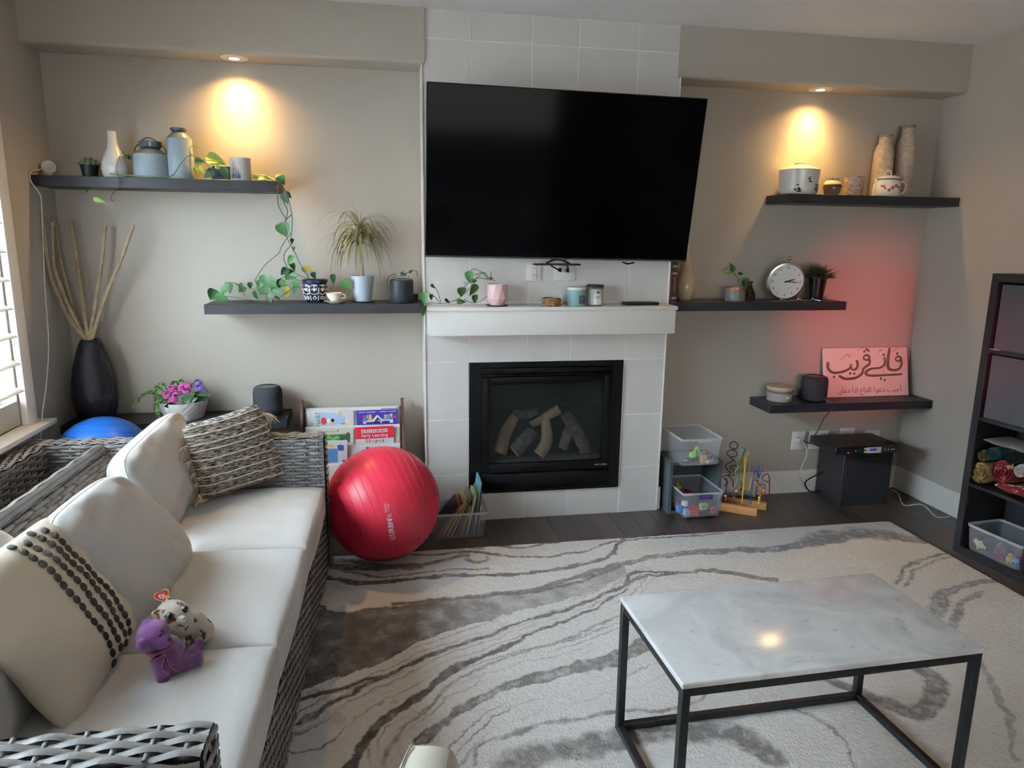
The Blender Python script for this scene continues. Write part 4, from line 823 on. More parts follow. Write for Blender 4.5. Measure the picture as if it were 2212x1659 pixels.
plate((1195, 575), (1242, 606), -D-.001, 'double white cable plate on the tiles with two black plugs', 2, 'blank')
o1 = plate((1711, 932), (1737, 970), -.001, 'white power outlet with a charger cable plugged in beside the black subwoofer', 1)
plate((1749, 931), (1786, 968), -.001, 'wide white wall plate partly hidden by the black subwoofer', 2, 'blank')
plate((1815, 925), (1842, 962), -.001, 'white power outlet directly behind the stereo receiver', 1, 'blank')
plate((1869, 930), (1896, 966), -.001, 'white wall plate peeking over the receiver next to the corner', 1, 'blank')
MB().box(tuple(wm(o1).inverted() @ Vector((2.735+.0, -.02, .405))), (.001, .001, .001)).bm.free()

# ---- shelf with the clock
Z = ZRM
m_bk = [mat('dark_red_book_cloth', '#4a1f1c', .6), mat('dark_brown_book_cloth', '#2c1f1a', .6), mat('page_block', '#cdbf9f', .8, bump=(300, .2))]
for i, (px0, px1, lab) in enumerate(((1446, 1452, 'dark red hardback standing behind the television corner'), (1452, 1464, 'dark brown hardback with gilt spine lettering next to the bottle vase'))):
    x0, x1 = at(px0, 610, y=-.2).x, at(px1, 610, y=-.2).x; x0 = max(x0, XB+.012) if i == 0 else x0; t = thing('book', lab, 'book', ((x0+x1)/2, -.12, Z), 0, 'old hardbacks by the bottle vase'); w = max(x1-x0, .012)
    b = MB(); b.box((0, -.075, .112), (w-.001, .004, .224), .001, seg=1); b.box((-w/2+.0012, 0, .112), (.0022, .15, .224)); b.box((w/2-.0012, 0, .112), (.0022, .15, .224)); b.build('cover', m_bk[i], t); MB().box((0, .003, .112), (w-.006, .142, .214)).build('pages', m_bk[2], t)
    if i: text('The Prophet', .018, mat('gilt_print', '#a98d55', .4, metal=.4), t, Matrix.Translation((0, -.0775, .10)) @ WALLM @ Matrix.Rotation(-PI/2, 4, 'Z'), 'spine_title', world=False)
    for zz in (.02, .16, .2): MB().box((0, -.0772, zz), (w*.8, .001, .012)).build('spine_band', mat('gilt_print', '#a98d55', .4, metal=.4) if i else mat('worn_red', '#6a3a30', .6), t)
x, R, h = place(1461, 1502, 649, 515, -.09, Z)
t = thing('bottle_vase', 'tall cream ceramic bottle vase with a long thin neck beside the television', 'vase', (x+.004, -.09, Z))
MB().lathe([(0, 0), (.036, 0), (.047, .02), (.056, .065), (.053, .105), (.040, .15), (.025, .2), (.0165, .25), (.0135, .3), (.0135, h), (.0115, h), (.011, .3), (0, .28)], 40).build('body', mat('cream_beige_glaze', '#b39b80', .2, coat=.4, noise=8, col2='#c2a98c'), t)
x, R, h = place(1567, 1609, 650, 620, -.13, Z)
t = thing('grey_tin_candle', 'squat grey candle tin with a copper rim holding a leafy cutting behind it', 'candle', (x, -.13, Z))
MB().lathe([(0, 0), (R, 0), (R, h-.014), (R*.97, h-.014)], 36, cap=False).build('tin', mat('mottled_grey_tin', '#6d6a64', .5, noise=18, col2='#8b867d'), t); MB().lathe([(R*1.01, h-.014), (R*1.02, h), (R*.92, h), (R*.92, h-.014), (0, h-.014)], 36, cap=False).build('rim', mat('copper_rim', '#b07a5a', .3, metal=.7), t)
x, R, h = place(1606, 1632, 647, 607, -.08, Z)
t = thing('bud_vase', 'small amber glass bud vase with a pothos cutting', 'vase', (x, -.08, Z))
MB().lathe([(0, 0), (.03, 0), (.037, .015), (.034, .04), (.018, .07), (.013, .09), (.013, .1), (.021, .106), (.021, .109), (.011, .106), (.011, .09), (.015, .07), (.031, .038), (0, .01)], 32).build('glass', mat('smoky_amber_glass', '#8a7058', .05, trans=.85, ior=1.3), t)
vine(t, KR, [(1010, 565), (960, 530), (900, 540), (865, 580), (865, 540), (820, 480), (790, 450)], -.08, .0022)
for a, c, m_, wr in (((810, 460), (785, 355), G1, .9), ((790, 460), (692, 458), G2, .75), ((865, 480), (935, 480), G3, .6), ((930, 540), (960, 650), G1, 1.1)): leafk(t, KR, a, c, -.085, m_, wr, roll=0)
# alarm clock, turned towards the sofa
cc_ = at(1696, 607, y=-.12); R = 41*dep(cc_)/FPX
t = thing('alarm_clock', 'round chrome alarm clock with white dial and a ball handle on top', 'clock', (cc_.x, -.12, Z)); m_chr = mat('brushed_chrome', '#b9b4ad', .22, metal=.9)
MC = Matrix.Translation((0, 0, cc_.z-Z)) @ Matrix.Rotation(math.radians(-12), 4, 'Z') @ Matrix.Rotation(math.radians(8), 4, 'X') @ Matrix.Rotation(PI/2, 4, 'X')
def ck(fn, name, m_):
    b = MB(); fn(b); b.bm.transform(MC); return b.build(name, m_, t)
ck(lambda b: b.lathe([(0, -.052), (R*.86, -.05), (R*.99, -.03), (R*1.0, .01), (R*.98, .022), (R*.90, .024), (R*.89, .018)], 48, cap=False), 'case', m_chr)
dial = ck(lambda b: b.lathe([(0, .018), (R*.90, .018)], 48, cap=False), 'dial', mat('white_dial', '#d3cfcb', .5))
for k in range(1, 13):
    a = PI/2-k*PI/6; p = Vector((R*.72*math.cos(a), R*.72*math.sin(a), .0188)); text(str(k), R*.17, mat('black_print', '#232323', .5), dial, MC @ Matrix.Translation(p), 'numeral', world=False)
b = MB()
for k in range(60):
    a = 2*PI*k/60; r_ = R*.42; b.box((r_*math.cos(a), r_*math.sin(a), .0187), (.0012, .0012, .0005))
    if k % 5 == 0: b.box((R*.855*math.cos(a), R*.855*math.sin(a), .0187), (.006, .0012, .0005), 0, Matrix.Rotation(a, 3, 'Z'))
b.bm.transform(MC); b.build('minute_marks', mat('black_print', '#232323', .5), dial)
for nm, ang, L_, w in (('hour_hand', math.radians(17), .5, .0045), ('minute_hand', math.radians(-4), .72, .003)):
    ck(lambda b: b.prism([(-.012, -w*.6), (-.012, w*.6), (R*L_*.6, w), (R*L_, 0), (R*L_*.6, -w)], .001, Matrix.Translation((0, 0, .0205)) @ Matrix.Rotation(ang, 4, 'Z')), nm, mat('black_print', '#232323', .5))
ck(lambda b: b.lathe([(0, .020), (.006, .020), (.006, .023), (0, .023)], 16), 'hub', mat('black_print', '#232323', .5))
ck(lambda b: b.ball((R*.1, R+.018, -.015), .013, 16), 'top_ball', m_chr)
ck(lambda b: b.tube([(-.012, R-.003, -.015), (-.018, R+.018, -.015), (0.0, R+.033, -.015), (.02, R+.02, -.015), (.018, R-.003, -.015)], .002, 8, 5), 'carry_ring', m_chr)
for s_ in (-1, 1): ck(lambda b: b.tube([(s_*R*.62, -R*.74, 0), (s_*R*.72, -R*1.0, .004)], [.004, .0025], 8), 'foot', m_chr)
# little pot of grass
c_ = at(1765, 612, y=-.12); x = c_.x
t = thing('potted_grass', 'small bushy dark green artificial grass in a glossy black pot', 'plant', (x, -.12, Z))
MB().lathe(pot_profile(.055, .135, .004, .72), 32).build('pot', mat('glossy_black_pot', '#0f0f12', .2, coat=.4), t)
b = MB(); rr = random.Random(3)
for k in range(420):
    a = rr.uniform(0, 2*PI); e = rr.uniform(.15, 1.5); L_ = rr.uniform(.05, .10); p = Vector((rr.uniform(-.035, .035), rr.uniform(-.035, .035), .128)); d = Vector((math.cos(a)*math.cos(e), math.sin(a)*math.cos(e)*.8, math.sin(e)))
    m_p = p+d*L_*.6; e_ = m_p+(d+Vector((rr.uniform(-.4, .4), rr.uniform(-.4, .4), -.2)))*L_*.5; s_ = d.orthogonal()*.0018
    b.quad(p-s_, p+s_, m_p+s_, m_p-s_); b.quad(m_p-s_*2, m_p+s_*2, e_+s_*.3, e_-s_*.3)
o = b.build('grass_tuft', mat('dark_grass_green', '#26402a', .6, noise=20, col2='#3b5a38'), t, angle=80); o['kind'] = 'stuff'
b = MB()
for k in range(5): b.grid([[Vector((.0512*math.cos(a), .0512*math.sin(a), .055+.012*k+d_)) for a in np.linspace(-1.35, -1.0, 5)] for d_ in (0, .004)])
b.build('red_print', mat('faded_red_print', '#6a3038', .5), t)
# keys and chain beside the clock
t = thing('key_chain', 'tangled silver chain with little charms on the shelf edge below the clock', 'jewellery', (at(1735, 648, y=-.2).x, -.2, Z)); m_sil = mat('silver_chain', '#c8c6c8', .25, metal=.9)
P = [at(*KR(a, c), y=-.21) for a, c in ((1360, 790), (1420, 778), (1500, 775), (1560, 778), (1600, 760), (1640, 775), (1700, 770), (1740, 755), (1800, 780))]; P = [Vector((p.x, -.2+.02*math.sin(i*2.1), Z+.004+.004*(i % 2))) for i, p in enumerate(P)]
MB().tube(P, .0028, 6, 5).build('chain', m_sil, t, True)
for i in (0, 3, 4, 7): MB().ball(P[i]+Vector((0, -.004, .005)), (.009, .006, .008), 10).build('charm', m_sil, t, True)

# ---- shelf with the crock
Z = ZRU
m_crk = mat('white_crockery', '#d5d0c8', .25, coat=.4); m_dkf = mat('dark_flower_print', '#2b2524', .5)
x, R, h = place(1684, 1768, 420, 352, -.13, Z)
t = thing('lidded_crock', 'white lidded crock with small dark flower sprigs', 'crock', (x, -.13, Z))
MB().lathe([(0, 0), (R*.82, 0), (R*.9, .01), (R*.95, .03), (R, h-.045), (R*.97, h-.043)], 48, cap=False).build('body', m_crk, t)
MB().lathe([(R*1.0, h-.045), (R*1.0, h-.04), (R*.9, h-.034), (R*.5, h-.016), (R*.28, h-.010), (R*.28, h-.002), (R*.2, h), (0, h-.002)], 48, cap=False).build('lid', m_crk, t)
b = MB(); rr = random.Random(9)
def on(R_, a, z, s): return Vector((R_*math.cos(a), R_*math.sin(a), z))
for a0, z0, n_, sp_a, sp_z in ((-2.15, .035, 14, .16, .02), (-1.55, .082, 9, .06, .014), (-1.0, .035, 16, .18, .022)):
    for k in range(n_):
        a, z = a0+rr.uniform(-1, 1)*sp_a, z0+rr.uniform(-1, 1)*sp_z; r_ = R*(.955+.045*z/(h-.045))+.0008; s = rr.uniform(.003, .008)
        b.grid([[on(r_, a+da/R, z+dz, 0) for da in (-s, 0, s)] for dz in (-s*.6, 0, s*.6)])
b.build('flower_print', m_dkf, t)
x, R, h = place(1779, 1817, 419, 386, -.12, Z)
t = thing('small_brown_pot', 'small round striped brown glazed pot beside the white crock', 'pot', (x, -.12, Z))
MB().lathe([(0, 0), (R*.6, 0), (R*.88, .02), (R, .048), (R*.95, .066)], 40, cap=False).build('body', mat('brown_glaze', '#7a6250', .25, coat=.3), t)
MB().lathe([(R*.95, .066), (R*.85, .08), (R*.68, .088), (R*.70, h), (R*.6, h), (R*.58, .085), (0, .07)], 40, cap=False).build('pale_shoulder', mat('tan_glaze', '#b59d80', .25, coat=.3), t)
MB().lathe([(R*1.003, .05), (R*.995, .055), (R*.965, .062), (R*.99, .055)], 40, cap=False).build('stripe', mat('dark_flower_print', '#2b2524', .5), t)
x, R, h = place(1823, 1866, 421, 383, -.13, Z)
t = thing('speckled_tumbler', 'rust and cream speckled glass tumbler between the brown pot and the enamel pot', 'tumbler', (x, -.13, Z))
MB().lathe([(0, 0), (R*.84, 0), (R*.86, .004), (R*.98, h-.006), (R*1.02, h), (R*.93, h), (R*.88, h-.02), (0, .02)], 40).build('body', mat('speckled_glass', '#9a6a55', .3, noise=70, col2='#d3bda8', bump=(90, .4), fac=.48), t)
x, R, h = place(1888, 1945, 422, 367, -.14, Z)
t = thing('enamel_pot', 'white enamel lidded pot with red flower garland and blue rim', 'pot', (x, -.14, Z)); m_en = mat('white_enamel', '#e0d9cb', .2, coat=.5)
MB().lathe([(0, 0), (R*.9, 0), (R*.97, .008), (R, .045), (R*.96, .075), (R*.86, .095), (R*.84, .1)], 44, cap=False).build('body', m_en, t)
MB().lathe([(R*.86, .098), (R*.9, .1), (R*.9, .103), (R*.86, .104)], 44, cap=False).build('blue_rim', mat('navy_print', '#26304a', .4), t)
MB().lathe([(R*.88, .104), (R*.86, .112), (R*.6, .122), (0, .127)], 44, cap=False).build('lid', m_en, t)
MB().tube([(-.02, 0, .12), (-.018, 0, .145), (0, 0, .156), (.018, 0, .145), (.02, 0, .12)], .0045, 8, 6).build('lid_loop', m_en, t)
MB().tube([(R*.86, -.01, .086), (R*1.3, -.012, .088), (R*1.5, -.012, .07), (R*1.45, -.012, .04), (R*1.2, -.011, .022), (R*.96, -.01, .02)], .0058, 10, 6).build('handle', m_en, t)
MB().tube([(-R*.8, 0, .085), (-R*.97, 0, .1), (-R*1.02, 0, .112)], [.014, .008, .006], 10, 4).build('spout', m_en, t)
rr = random.Random(6)
for nm, mt_, n_ in (('red_flowers', mat('red_flower_print', '#b3382f', .4), 26), ('green_leaves', mat('green_leaf_print', '#3f5346', .4), 14), ('orange_flowers', mat('orange_flower_print', '#c98a4e', .4), 14)):
    b = MB()
    for k in range(n_):
        f_ = rr.random(); a = -2.6+2.1*f_; z = .052+.012*math.cos(f_*12)+rr.uniform(-.008, .008); s = rr.uniform(.003, .0065); b.grid([[on(R*.995+.001, a+da/R, z+dz, 0) for da in (-s, 0, s)] for dz in (-s*.7, 0, s*.7)])
    b.build(nm, mt_, t)
m_tex = mat('crackled_sand_glass', '#a8937c', .3, noise=60, col2='#c7b49d', bump=(120, .6), coat=.3)
for l_, r_, b_, tp, y, lab in ((1883, 1930, 402, 291, -.06, 'shorter of two sand-textured glass bottles behind the enamel pot'), (1932, 1977, 395, 271, -.06, 'taller of two sand-textured glass bottles next to the corner')):
    x, R, h = place(l_, r_, b_, tp, y, Z); x += .004; R = .058; t = thing('textured_bottle', lab, 'bottle', (x, y, Z), 0, 'sand-textured glass bottles')
    k = h/.40
    MB().lathe([(0, 0), (R*.92, 0), (R, .01), (R, .2*k), (R*.97, .29*k), (R*.8, .325*k), (R*.6, .345*k), (R*.58, .39*k)], 36, cap=False).build('body', m_tex, t)
    MB().lathe([(R*.6, .385*k), (R*.66, .388*k), (R*.66, h), (R*.55, h), (R*.52, .385*k), (R*.52, .35*k)], 36, cap=False).build('lip', mat('grey_glass_lip', '#8a8578', .15, coat=.4), t)

# ---- low shelf with the calligraphy board
Z = ZRL
x, R, h = place(1656, 1713, 862, 825, -.11, Z)
t = thing('glass_jar_candle', 'wide frosted glass candle with a flat pale wooden lid', 'candle', (x, -.11, Z)); R = .079
MB().lathe([(0, 0), (R*.93, 0), (R*.98, .006), (R, .075), (R*.97, .077)], 40, cap=False).build('jar', mat('frosted_candle_glass', '#a9a19b', .25, coat=.4), t); MB().lathe([(R*.98, .05), (R*1.004, .052), (R*1.004, .066), (R*.98, .068)], 40, cap=False).build('brown_band', mat('brown_band', '#6a5a50', .4), t)
MB().lathe([(0, .077), (R*1.01, .077), (R*1.02, .08), (R*1.0, .088), (0, .089)], 40).build('lid', mat('pale_birch_lid', '#bfa88e', .5, noise=12, col2='#cdb79d', stretch=(1, 8, 1)), t)
label_lines(t, R, ((.03, .1, .22), (.03, .3, .42), (.03, .5, .62), (.03, .7, .82), (.022, .1, .5)), -1.7, -.8, mat('white_paper', '#e6e3dd', .6), .008)
def speaker(name, label, x, y, z, R, h, cord=None):
    t = thing(name, label, 'speaker', (x, y, z)); prf_ = [(0, 0), (R*.86, 0), (R*.95, h*.04), (R, h*.2), (R, h*.75), (R*.96, h*.9), (R*.86, h*.97), (R*.74, h), ]
    MB().lathe(prf_, 48, cap=False).build('fabric_body', mat('charcoal_speaker_mesh', '#25262a', .8, bump=(700, .3)), t); MB().lathe([(R*.74, h), (R*.70, h-.003), (0, h-.004)], 40, cap=False).build('top_panel', mat('black_gloss_panel', '#17181b', .25), t)
    if cord: MB().tube(cord, .003, 8, 6).build('power_cord', mat('dark_grey_cord', '#2d2d31', .5), t, True)
x, R, h = place(1731, 1788, 865, 802, -.12, Z)
speaker('smart_speaker', 'black cylindrical smart speaker in front of the calligraphy board with its cord hanging down', x, -.12, Z, .078, .15, [Vector((x+.02, -.195, Z+.02)), Vector((x+.04, -.235, Z+.006)), Vector((x+.05, -.262, Z-.005)), at(1779, 905, y=-.25), at(1770, 925, y=-.12), at(1760, 940, y=-.06), at(1752, 958, y=-.02), at(1728, 950, y=-.012)])
x, R, h = place(548, 608, 886, 825, -.12, ZLL)
speaker('smart_speaker', 'dark grey cylindrical smart speaker behind the striped pillow on the low shelf', x, -.12, ZLL, .076, .158)
TLb, TRb, BRb, BLb = at(1769, 752, y=-.02), at(1955, 747, y=-.02), at(1958, 848, y=-.09), at(1786, 856, y=-.09)
BRb.z = BLb.z = Z; Ub = ((TRb-TLb)+(BRb-BLb))/2; Wb = .600; Ub = Vector((1, 0, 0)); Vb = Vector((0, .07, TLb.z-Z-.002)); Hb = Vb.length; Vb.normalize(); Nb = Ub.cross(Vb); Ob = Vector(((TLb.x+TRb.x)/2+.02, -.092, Z+.001))
t = thing('calligraphy_board', 'pale board with beaded Arabic calligraphy leaning on the wall under red light', 'board', Ob)
MB().box(Ob+Vb*Hb/2+Nb*-.006, (Wb, Hb, .012), .002, Matrix((Ub, Vb, Nb)).transposed(), 1).build('panel', mat('cream_board', '#d9cdc3', .6, bump=(200, .05)), t, True)
KS = cropper(1600, 730, 5.0273)
def onb(a, c, off=.003):
    px, py = KS(a, c); d = _fw+_r*((px-1106)/FPX)+_u*((829.5-py)/FPX); s_ = (Ob-CAM).dot(Nb)/d.dot(Nb); return CAM+d*s_+Nb*off
m_bead = mat('bronze_bead_rope', '#4a4337', .6, noise=220, col2='#8d8468', bump=(260, .8))
strokes = [[(1742, 240), (1722, 204), (1692, 206), (1680, 234), (1702, 252), (1740, 246), (1742, 290), (1716, 336), (1664, 350), (1614, 340), (1594, 300), (1600, 200), (1612, 112)],
           [(1556, 208), (1562, 255), (1548, 300), (1500, 326), (1430, 332), (1375, 352), (1354, 382), (1376, 404), (1450, 410), (1600, 402), (1746, 394)],
           [(1398, 222), (1376, 186), (1340, 196), (1332, 226), (1360, 240), (1396, 236), (1392, 284), (1350, 316), (1328, 340), (1318, 380), (1280, 418), (1220, 440), (1130, 444), (1066, 412)],
           [(1254, 242), (1266, 292), (1248, 338), (1206, 342), (1190, 284), (1192, 320), (1150, 350), (1080, 374), (1000, 378), (954, 345), (940, 304), (945, 262)]]
for q_ in strokes: MB().tube([onb(*p) for p in q_], [.0075]*3+[.0088]*3+[.0078], 8, 5, .6).build('beaded_letter', m_bead, t, True)
for a, c in ((1697, 170), (1550, 182), (1340, 148), (1386, 138), (1364, 124), (1520, 442), (1560, 458), (1186, 384), (1230, 388), (1010, 424)): MB().ball(onb(a, c), (.0085, .005, .0085), 8).build('beaded_dot', m_bead, t, True)
m_ink = mat('dark_red_ink', '#8a3a3a', .6)
for q_ in ([(1270, 136), (1350, 98)], [(1490, 160), (1556, 124)], [(1498, 128), (1508, 138), (1516, 122), (1528, 130)], [(1650, 142), (1716, 110)], [(1082, 242), (1142, 184), (1162, 178), (1180, 214), (1190, 178)], [(1548, 348), (1552, 362)]): MB().tube([onb(*p, off=.0006) for p in q_], .0013, 5, 2).build('ink_accent', m_ink, t, True)
verse = ['\ufe83\ufe9f\ufef4\ufe90', '\ufea9\ufecb\ufeee\ufe93', '\ufe8d\ufedf\ufeaa\ufe8d\ufec9', '\ufe87\ufeab\ufe8d', '\ufea9\ufecb\ufe8e\ufee5']
vt = ' '.join(w[::-1] for w in verse[::-1]); pT = onb(1745, 555, .0004); text(vt, .046, m_ink, t, frame(Ub, Vb, Nb, pT), 'verse', extrude=.0002, align='RIGHT')
# ------------------------------------------------------------------ low shelf by the window: vase, branches, flowers
Z = ZLL
vx, vy = -1.69, -.14
t = thing('floor_vase', 'tall black ribbed ovoid vase on the low shelf', 'vase', (vx, vy, Z))
b = MB(); prf = [(0, 0), (.075, 0), (.098, .06), (.105, .13), (.102, .2), (.090, .28), (.070, .35), (.052, .40), (.040, .425), (.034, .425), (.034, .40), (.06, .33), (0, .3)]; seg = 40; rows = []
for r, z in prf:
    rows.append([Vector((r*(1+.02*math.cos(10*2*PI*j/seg+18*z))*math.cos(2*PI*j/seg), r*(1+.02*math.cos(10*2*PI*j/seg+18*z))*math.sin(2*PI*j/seg), z)) for j in range(seg)])
b.grid(rows, True); b.build('body', mat('matte_black_vase', '#17171d', .5, bump=(40, .4)), t)
m_twig = mat('peeled_willow', '#b5a184', .8, noise=30, col2='#95805f', bump=(80, .4))
twigs = [([(88, 473), (100, 560), (118, 620), (150, 690), (185, 735)], -.20, 'bleached branch bent towards the window in the black vase'), ([(113, 480), (115, 560), (120, 590), (148, 660), (180, 737)], -.17, 'forked bleached branch standing in the black vase'), ([(118, 473), (130, 560), (150, 640), (165, 690), (186, 736)], -.08, 'thin grey branch behind the forked one in the black vase'), ([(152, 475), (166, 560), (178, 650), (190, 736)], -.07, 'thin straight branch in the middle of the black vase'), ([(228, 487), (221, 560), (207, 650), (194, 736)], -.07, 'thick branch curving upright in the black vase'), ([(288, 487), (262, 560), (228, 640), (200, 736)], -.12, 'pale branch leaning furthest out of the black vase')]
for q_, ytop, lab in twigs:
    n_ = len(q_); P = [at(*p, y=ytop+(vy-ytop)*(i/(n_-1))**2) for i, p in enumerate(q_)]; P = [Vector((max(p.x, XL+.012), p.y, p.z)) for p in P]; P[-1] = Vector((vx+(P[-1].x-vx)*.6, vy, Z+.42)); P.append(Vector((vx-(P[-2].x-vx)*.3, vy, Z+.31)))
    o = MB().tube(P, [.0075, .008, .009, .0095, .010, .010], 8, 5).build('branch', m_twig); tag(o, lab, 'branch', 'branches in the black vase')
x, R, h = place(343, 452, 897, 850, -.12, Z)
t = thing('flower_planter', 'white honeycomb-textured planter of magenta and violet flowers with trailing fern', 'planter', (x, -.12, Z)); Rb = .118
b = MB(); rows = []; seg = 84
for i in range(20):
    f_ = i/19; z = .092*f_; r = Rb*(.80+.2*math.sin(f_*PI/2)); row = []
    for j in range(seg):
        a = 2*PI*j/seg; hx = math.cos(a*21+(PI if int(f_*6) % 2 else 0))*math.sin(f_*6*PI % PI) if .05 < f_ < .95 else 0
        row.append(Vector(((r-.0035*max(0, hx))*math.cos(a), (r-.0035*max(0, hx))*math.sin(a), z)))
    rows.append(row)
rows += [[Vector((Rb*k*math.cos(2*PI*j/seg), Rb*k*math.sin(2*PI*j/seg), zz)) for j in range(seg)] for k, zz in ((.94, .092), (.93, .075), (.02, .072))]
vs = b.grid(rows, True); b.bm.faces.new(vs[0]); b.build('bowl', mat('white_textured_ceramic', '#dddad5', .4), t)
rr = random.Random(12)
def blossoms(name, m_, centres, n_, rad, s0, s1):
    b = MB()
    for cx_, cy_, cz_ in centres:
        for k in range(n_):
            d = Vector((rr.gauss(0, 1), rr.gauss(0, 1), abs(rr.gauss(0, 1)))).normalized(); p = Vector((cx_, cy_, cz_))+d*rad*rr.uniform(.7, 1); U = d.orthogonal().normalized(); W = d.cross(U); s = rr.uniform(s0, s1)
            for q_ in range(5):
                a = 2*PI*q_/5; e = U*math.cos(a)+W*math.sin(a); f_ = d.cross(e); b.quad(p, p+(e*.7-f_*.4)*s+d*s*.2, p+e*s*1.1+d*s*.1, p+(e*.7+f_*.4)*s+d*s*.2)
    o = b.build(name, m_, t, angle=80); o['kind'] = 'stuff'
blossoms('magenta_flowers', mat('magenta_petal', '#b5338f', .6, noise=30, col2='#d260ac'), [(-.062, -.05, .125), (-.015, -.055, .13), (.022, -.03, .14), (-.04, -.03, .155), (.0, -.02, .16), (-.03, -.085, .105), (.03, -.02, .165)], 34, .026, .006, .010)
blossoms('violet_flowers', mat('violet_petal', '#6a5ab0', .6, noise=30, col2='#8d80cc'), [(.062, .0, .165), (.09, -.02, .155), (.105, -.02, .135), (.075, .01, .175)], 14, .022, .006, .011)
for a_, c_, m_ in (((.01, -.06, .09), (.085, -.09, .12), G3), ((.02, -.05, .09), (.07, -.08, .145), G3), ((.05, -.04, .09), (.125, -.05, .11), G3), ((-.02, -.08, .09), (-.06, -.125, .085), G3), ((.04, -.02, .09), (.09, -.0, .14), G3), ((.06, -.03, .08), (.135, -.02, .125), G3)): leaf(t, wm(t) @ Vector(a_), wm(t) @ Vector(c_), m_, .9, name='broad_leaf')
b = MB()
fr_ = [((-.06, -.02, .09), (-.10, -.05, .17), (-.12, -.08, .12)), ((-.07, -.02, .09), (-.14, -.04, .15), (-.21, -.06, .12)), ((-.07, -.03, .09), (-.12, -.06, .12), (-.125, -.075, .04)), ((-.05, -.0, .09), (-.05, .0, .18), (-.02, -.01, .19)), ((-.06, .0, .09), (-.09, -.01, .18), (-.13, -.03, .165)), ((-.05, -.06, .09), (-.095, -.1, .10), (-.10, -.11, .03)), ((-.1, -.03, .12), (-.17, -.05, .14), (-.235, -.07, .075)), ((-.04, .01, .1), (-.02, .02, .19), (.02, .0, .185))]
for q_ in fr_:
    P = smooth_pts(q_, 10); b.tube(P, .0009, 4)
    for i, p in enumerate(P):
        for k in range(4): d = Vector((rr.uniform(-1, 1), rr.uniform(-1, 1), rr.uniform(-.6, .9))).normalized()*rr.uniform(.008, .016); s = d.orthogonal().normalized()*.0045; b.quad(p, p+d*.5+s, p+d, p+d*.5-s)
o = b.build('fern_fronds', mat('fern_green', '#4f7a3c', .6, noise=20, col2='#6d9650'), t, angle=80); o['kind'] = 'stuff'

# ------------------------------------------------------------------ exercise balls
def gym_ball(name, label, c, R, m_, axis, rings, tail=True):
    t = thing(name, label, 'exercise ball', (c[0], c[1], c[2]-R)); C_ = Vector((0, 0, R)); A_ = Vector(axis).normalized(); U = A_.orthogonal().normalized(); W = A_.cross(U)
    b = MB(); b.ball(C_, R, 72, Matrix((U, W, A_)).transposed()); b.build('skin', m_, t)
    for s in rings:
        r_ = math.sqrt(1-s*s)*R; pts = [C_+A_*s*R+(U*math.cos(2*PI*k/80)+W*math.sin(2*PI*k/80))*r_ for k in range(81)]
        MB().tube(pts, .0013, 5).build('ridge', m_, t)
    return t, C_
m_red = mat('red_matte_vinyl', '#b7253a', .34, spec=.45, bump=(400, .03)); m_blu = mat('blue_matte_vinyl', '#1f5db2', .34, spec=.45)
RB = .286; BC = Vector((-.2345, -.605, .2995))
rb, C_ = gym_ball('exercise_ball', 'big red exercise ball with white lettering beside the sofa', BC, RB, m_red, (.93, .28, .24), [-.72, -.6, -.46, -.34, -.22, -.1, .02, .14, .26, .38, .5, .62, .74])
def ray_ball(px, py):
    d = (_fw+_r*((px-1106)/FPX)+_u*((829.5-py)/FPX)).normalized(); o_ = CAM-BC; B_ = d.dot(o_); t_ = -B_-math.sqrt(B_*B_-o_.dot(o_)+RB*RB); return CAM+d*t_
def ballwarp(pA, pB):
    A_, B_ = ray_ball(*pA), ray_ball(*pB); Nn = (A_-BC).normalized(); T = (B_-A_); T = (T-Nn*T.dot(Nn)).normalized(); W = Nn.cross(T)
    def w(v):
        q_ = T*v.x+W*v.y; L_ = q_.length
        return BC+(Nn*math.cos(L_/RB)+(q_/L_ if L_ > 1e-9 else Nn)*math.sin(L_/RB))*(RB+.0012+max(0, v.z))
    return w
m_wpr = mat('white_ball_print', '#e6d9dc', .5); skin = rb.children[0]
w1 = ballwarp((847.5, 1157), (839.5, 1106)); text('URBN', .0335, m_wpr, skin, None, 'brand_lettering', align='LEFT', warp=w1, extrude=0, bold=.0011)
w2 = lambda v: w1(Vector((v.x+.0785, v.y, v.z))); text('Fit', .0335, m_wpr, skin, None, 'brand_lettering', align='LEFT', warp=w2, extrude=0)
b = MB()
for y_, x0, x1, th_ in ((.011, .121, .163, .0030), (.003, .123, .164, .0014), (-.003, .123, .162, .0014), (-.010, .146, .156, .0018)):
    n_ = 12; b.grid([[w1(Vector((x0+(x1-x0)*i/n_, y_+d_, 0))) for i in range(n_+1)] for d_ in (0, th_)])
b.build('small_print', m_wpr, skin, True)
sh_ = [(-.004, .0135), (-.012, .0125), (-.022, .006), (-.028, 0), (-.022, -.006), (-.012, -.0125), (-.004, -.0135), (-.006, 0), (-.004, .0135)]; sh_ = [(-.030+(-a-.004)*1.0, c_) for a, c_ in sh_]; sh_ = [(-.004-(a+.030), c_) for a, c_ in sh_]
P = [Vector((x_, y_, 0)) for x_, y_ in ((-.005, .0135), (-.014, .0128), (-.022, .008), (-.029, 0), (-.022, -.008), (-.014, -.0128), (-.005, -.0135), (-.007, 0), (-.005, .0135))]
MB().tube([w1(p) for p in P], .0014, 6, 3, .4).build('shield_logo', m_wpr, skin, True); MB().tube([w1(Vector(p)) for p in ((-.012, .006, 0), (-.02, .002, 0), (-.013, -.001, 0), (-.02, -.005, 0), (-.012, -.006, 0))], .0013, 6, 3, .4).build('shield_mark', m_wpr, skin, True)
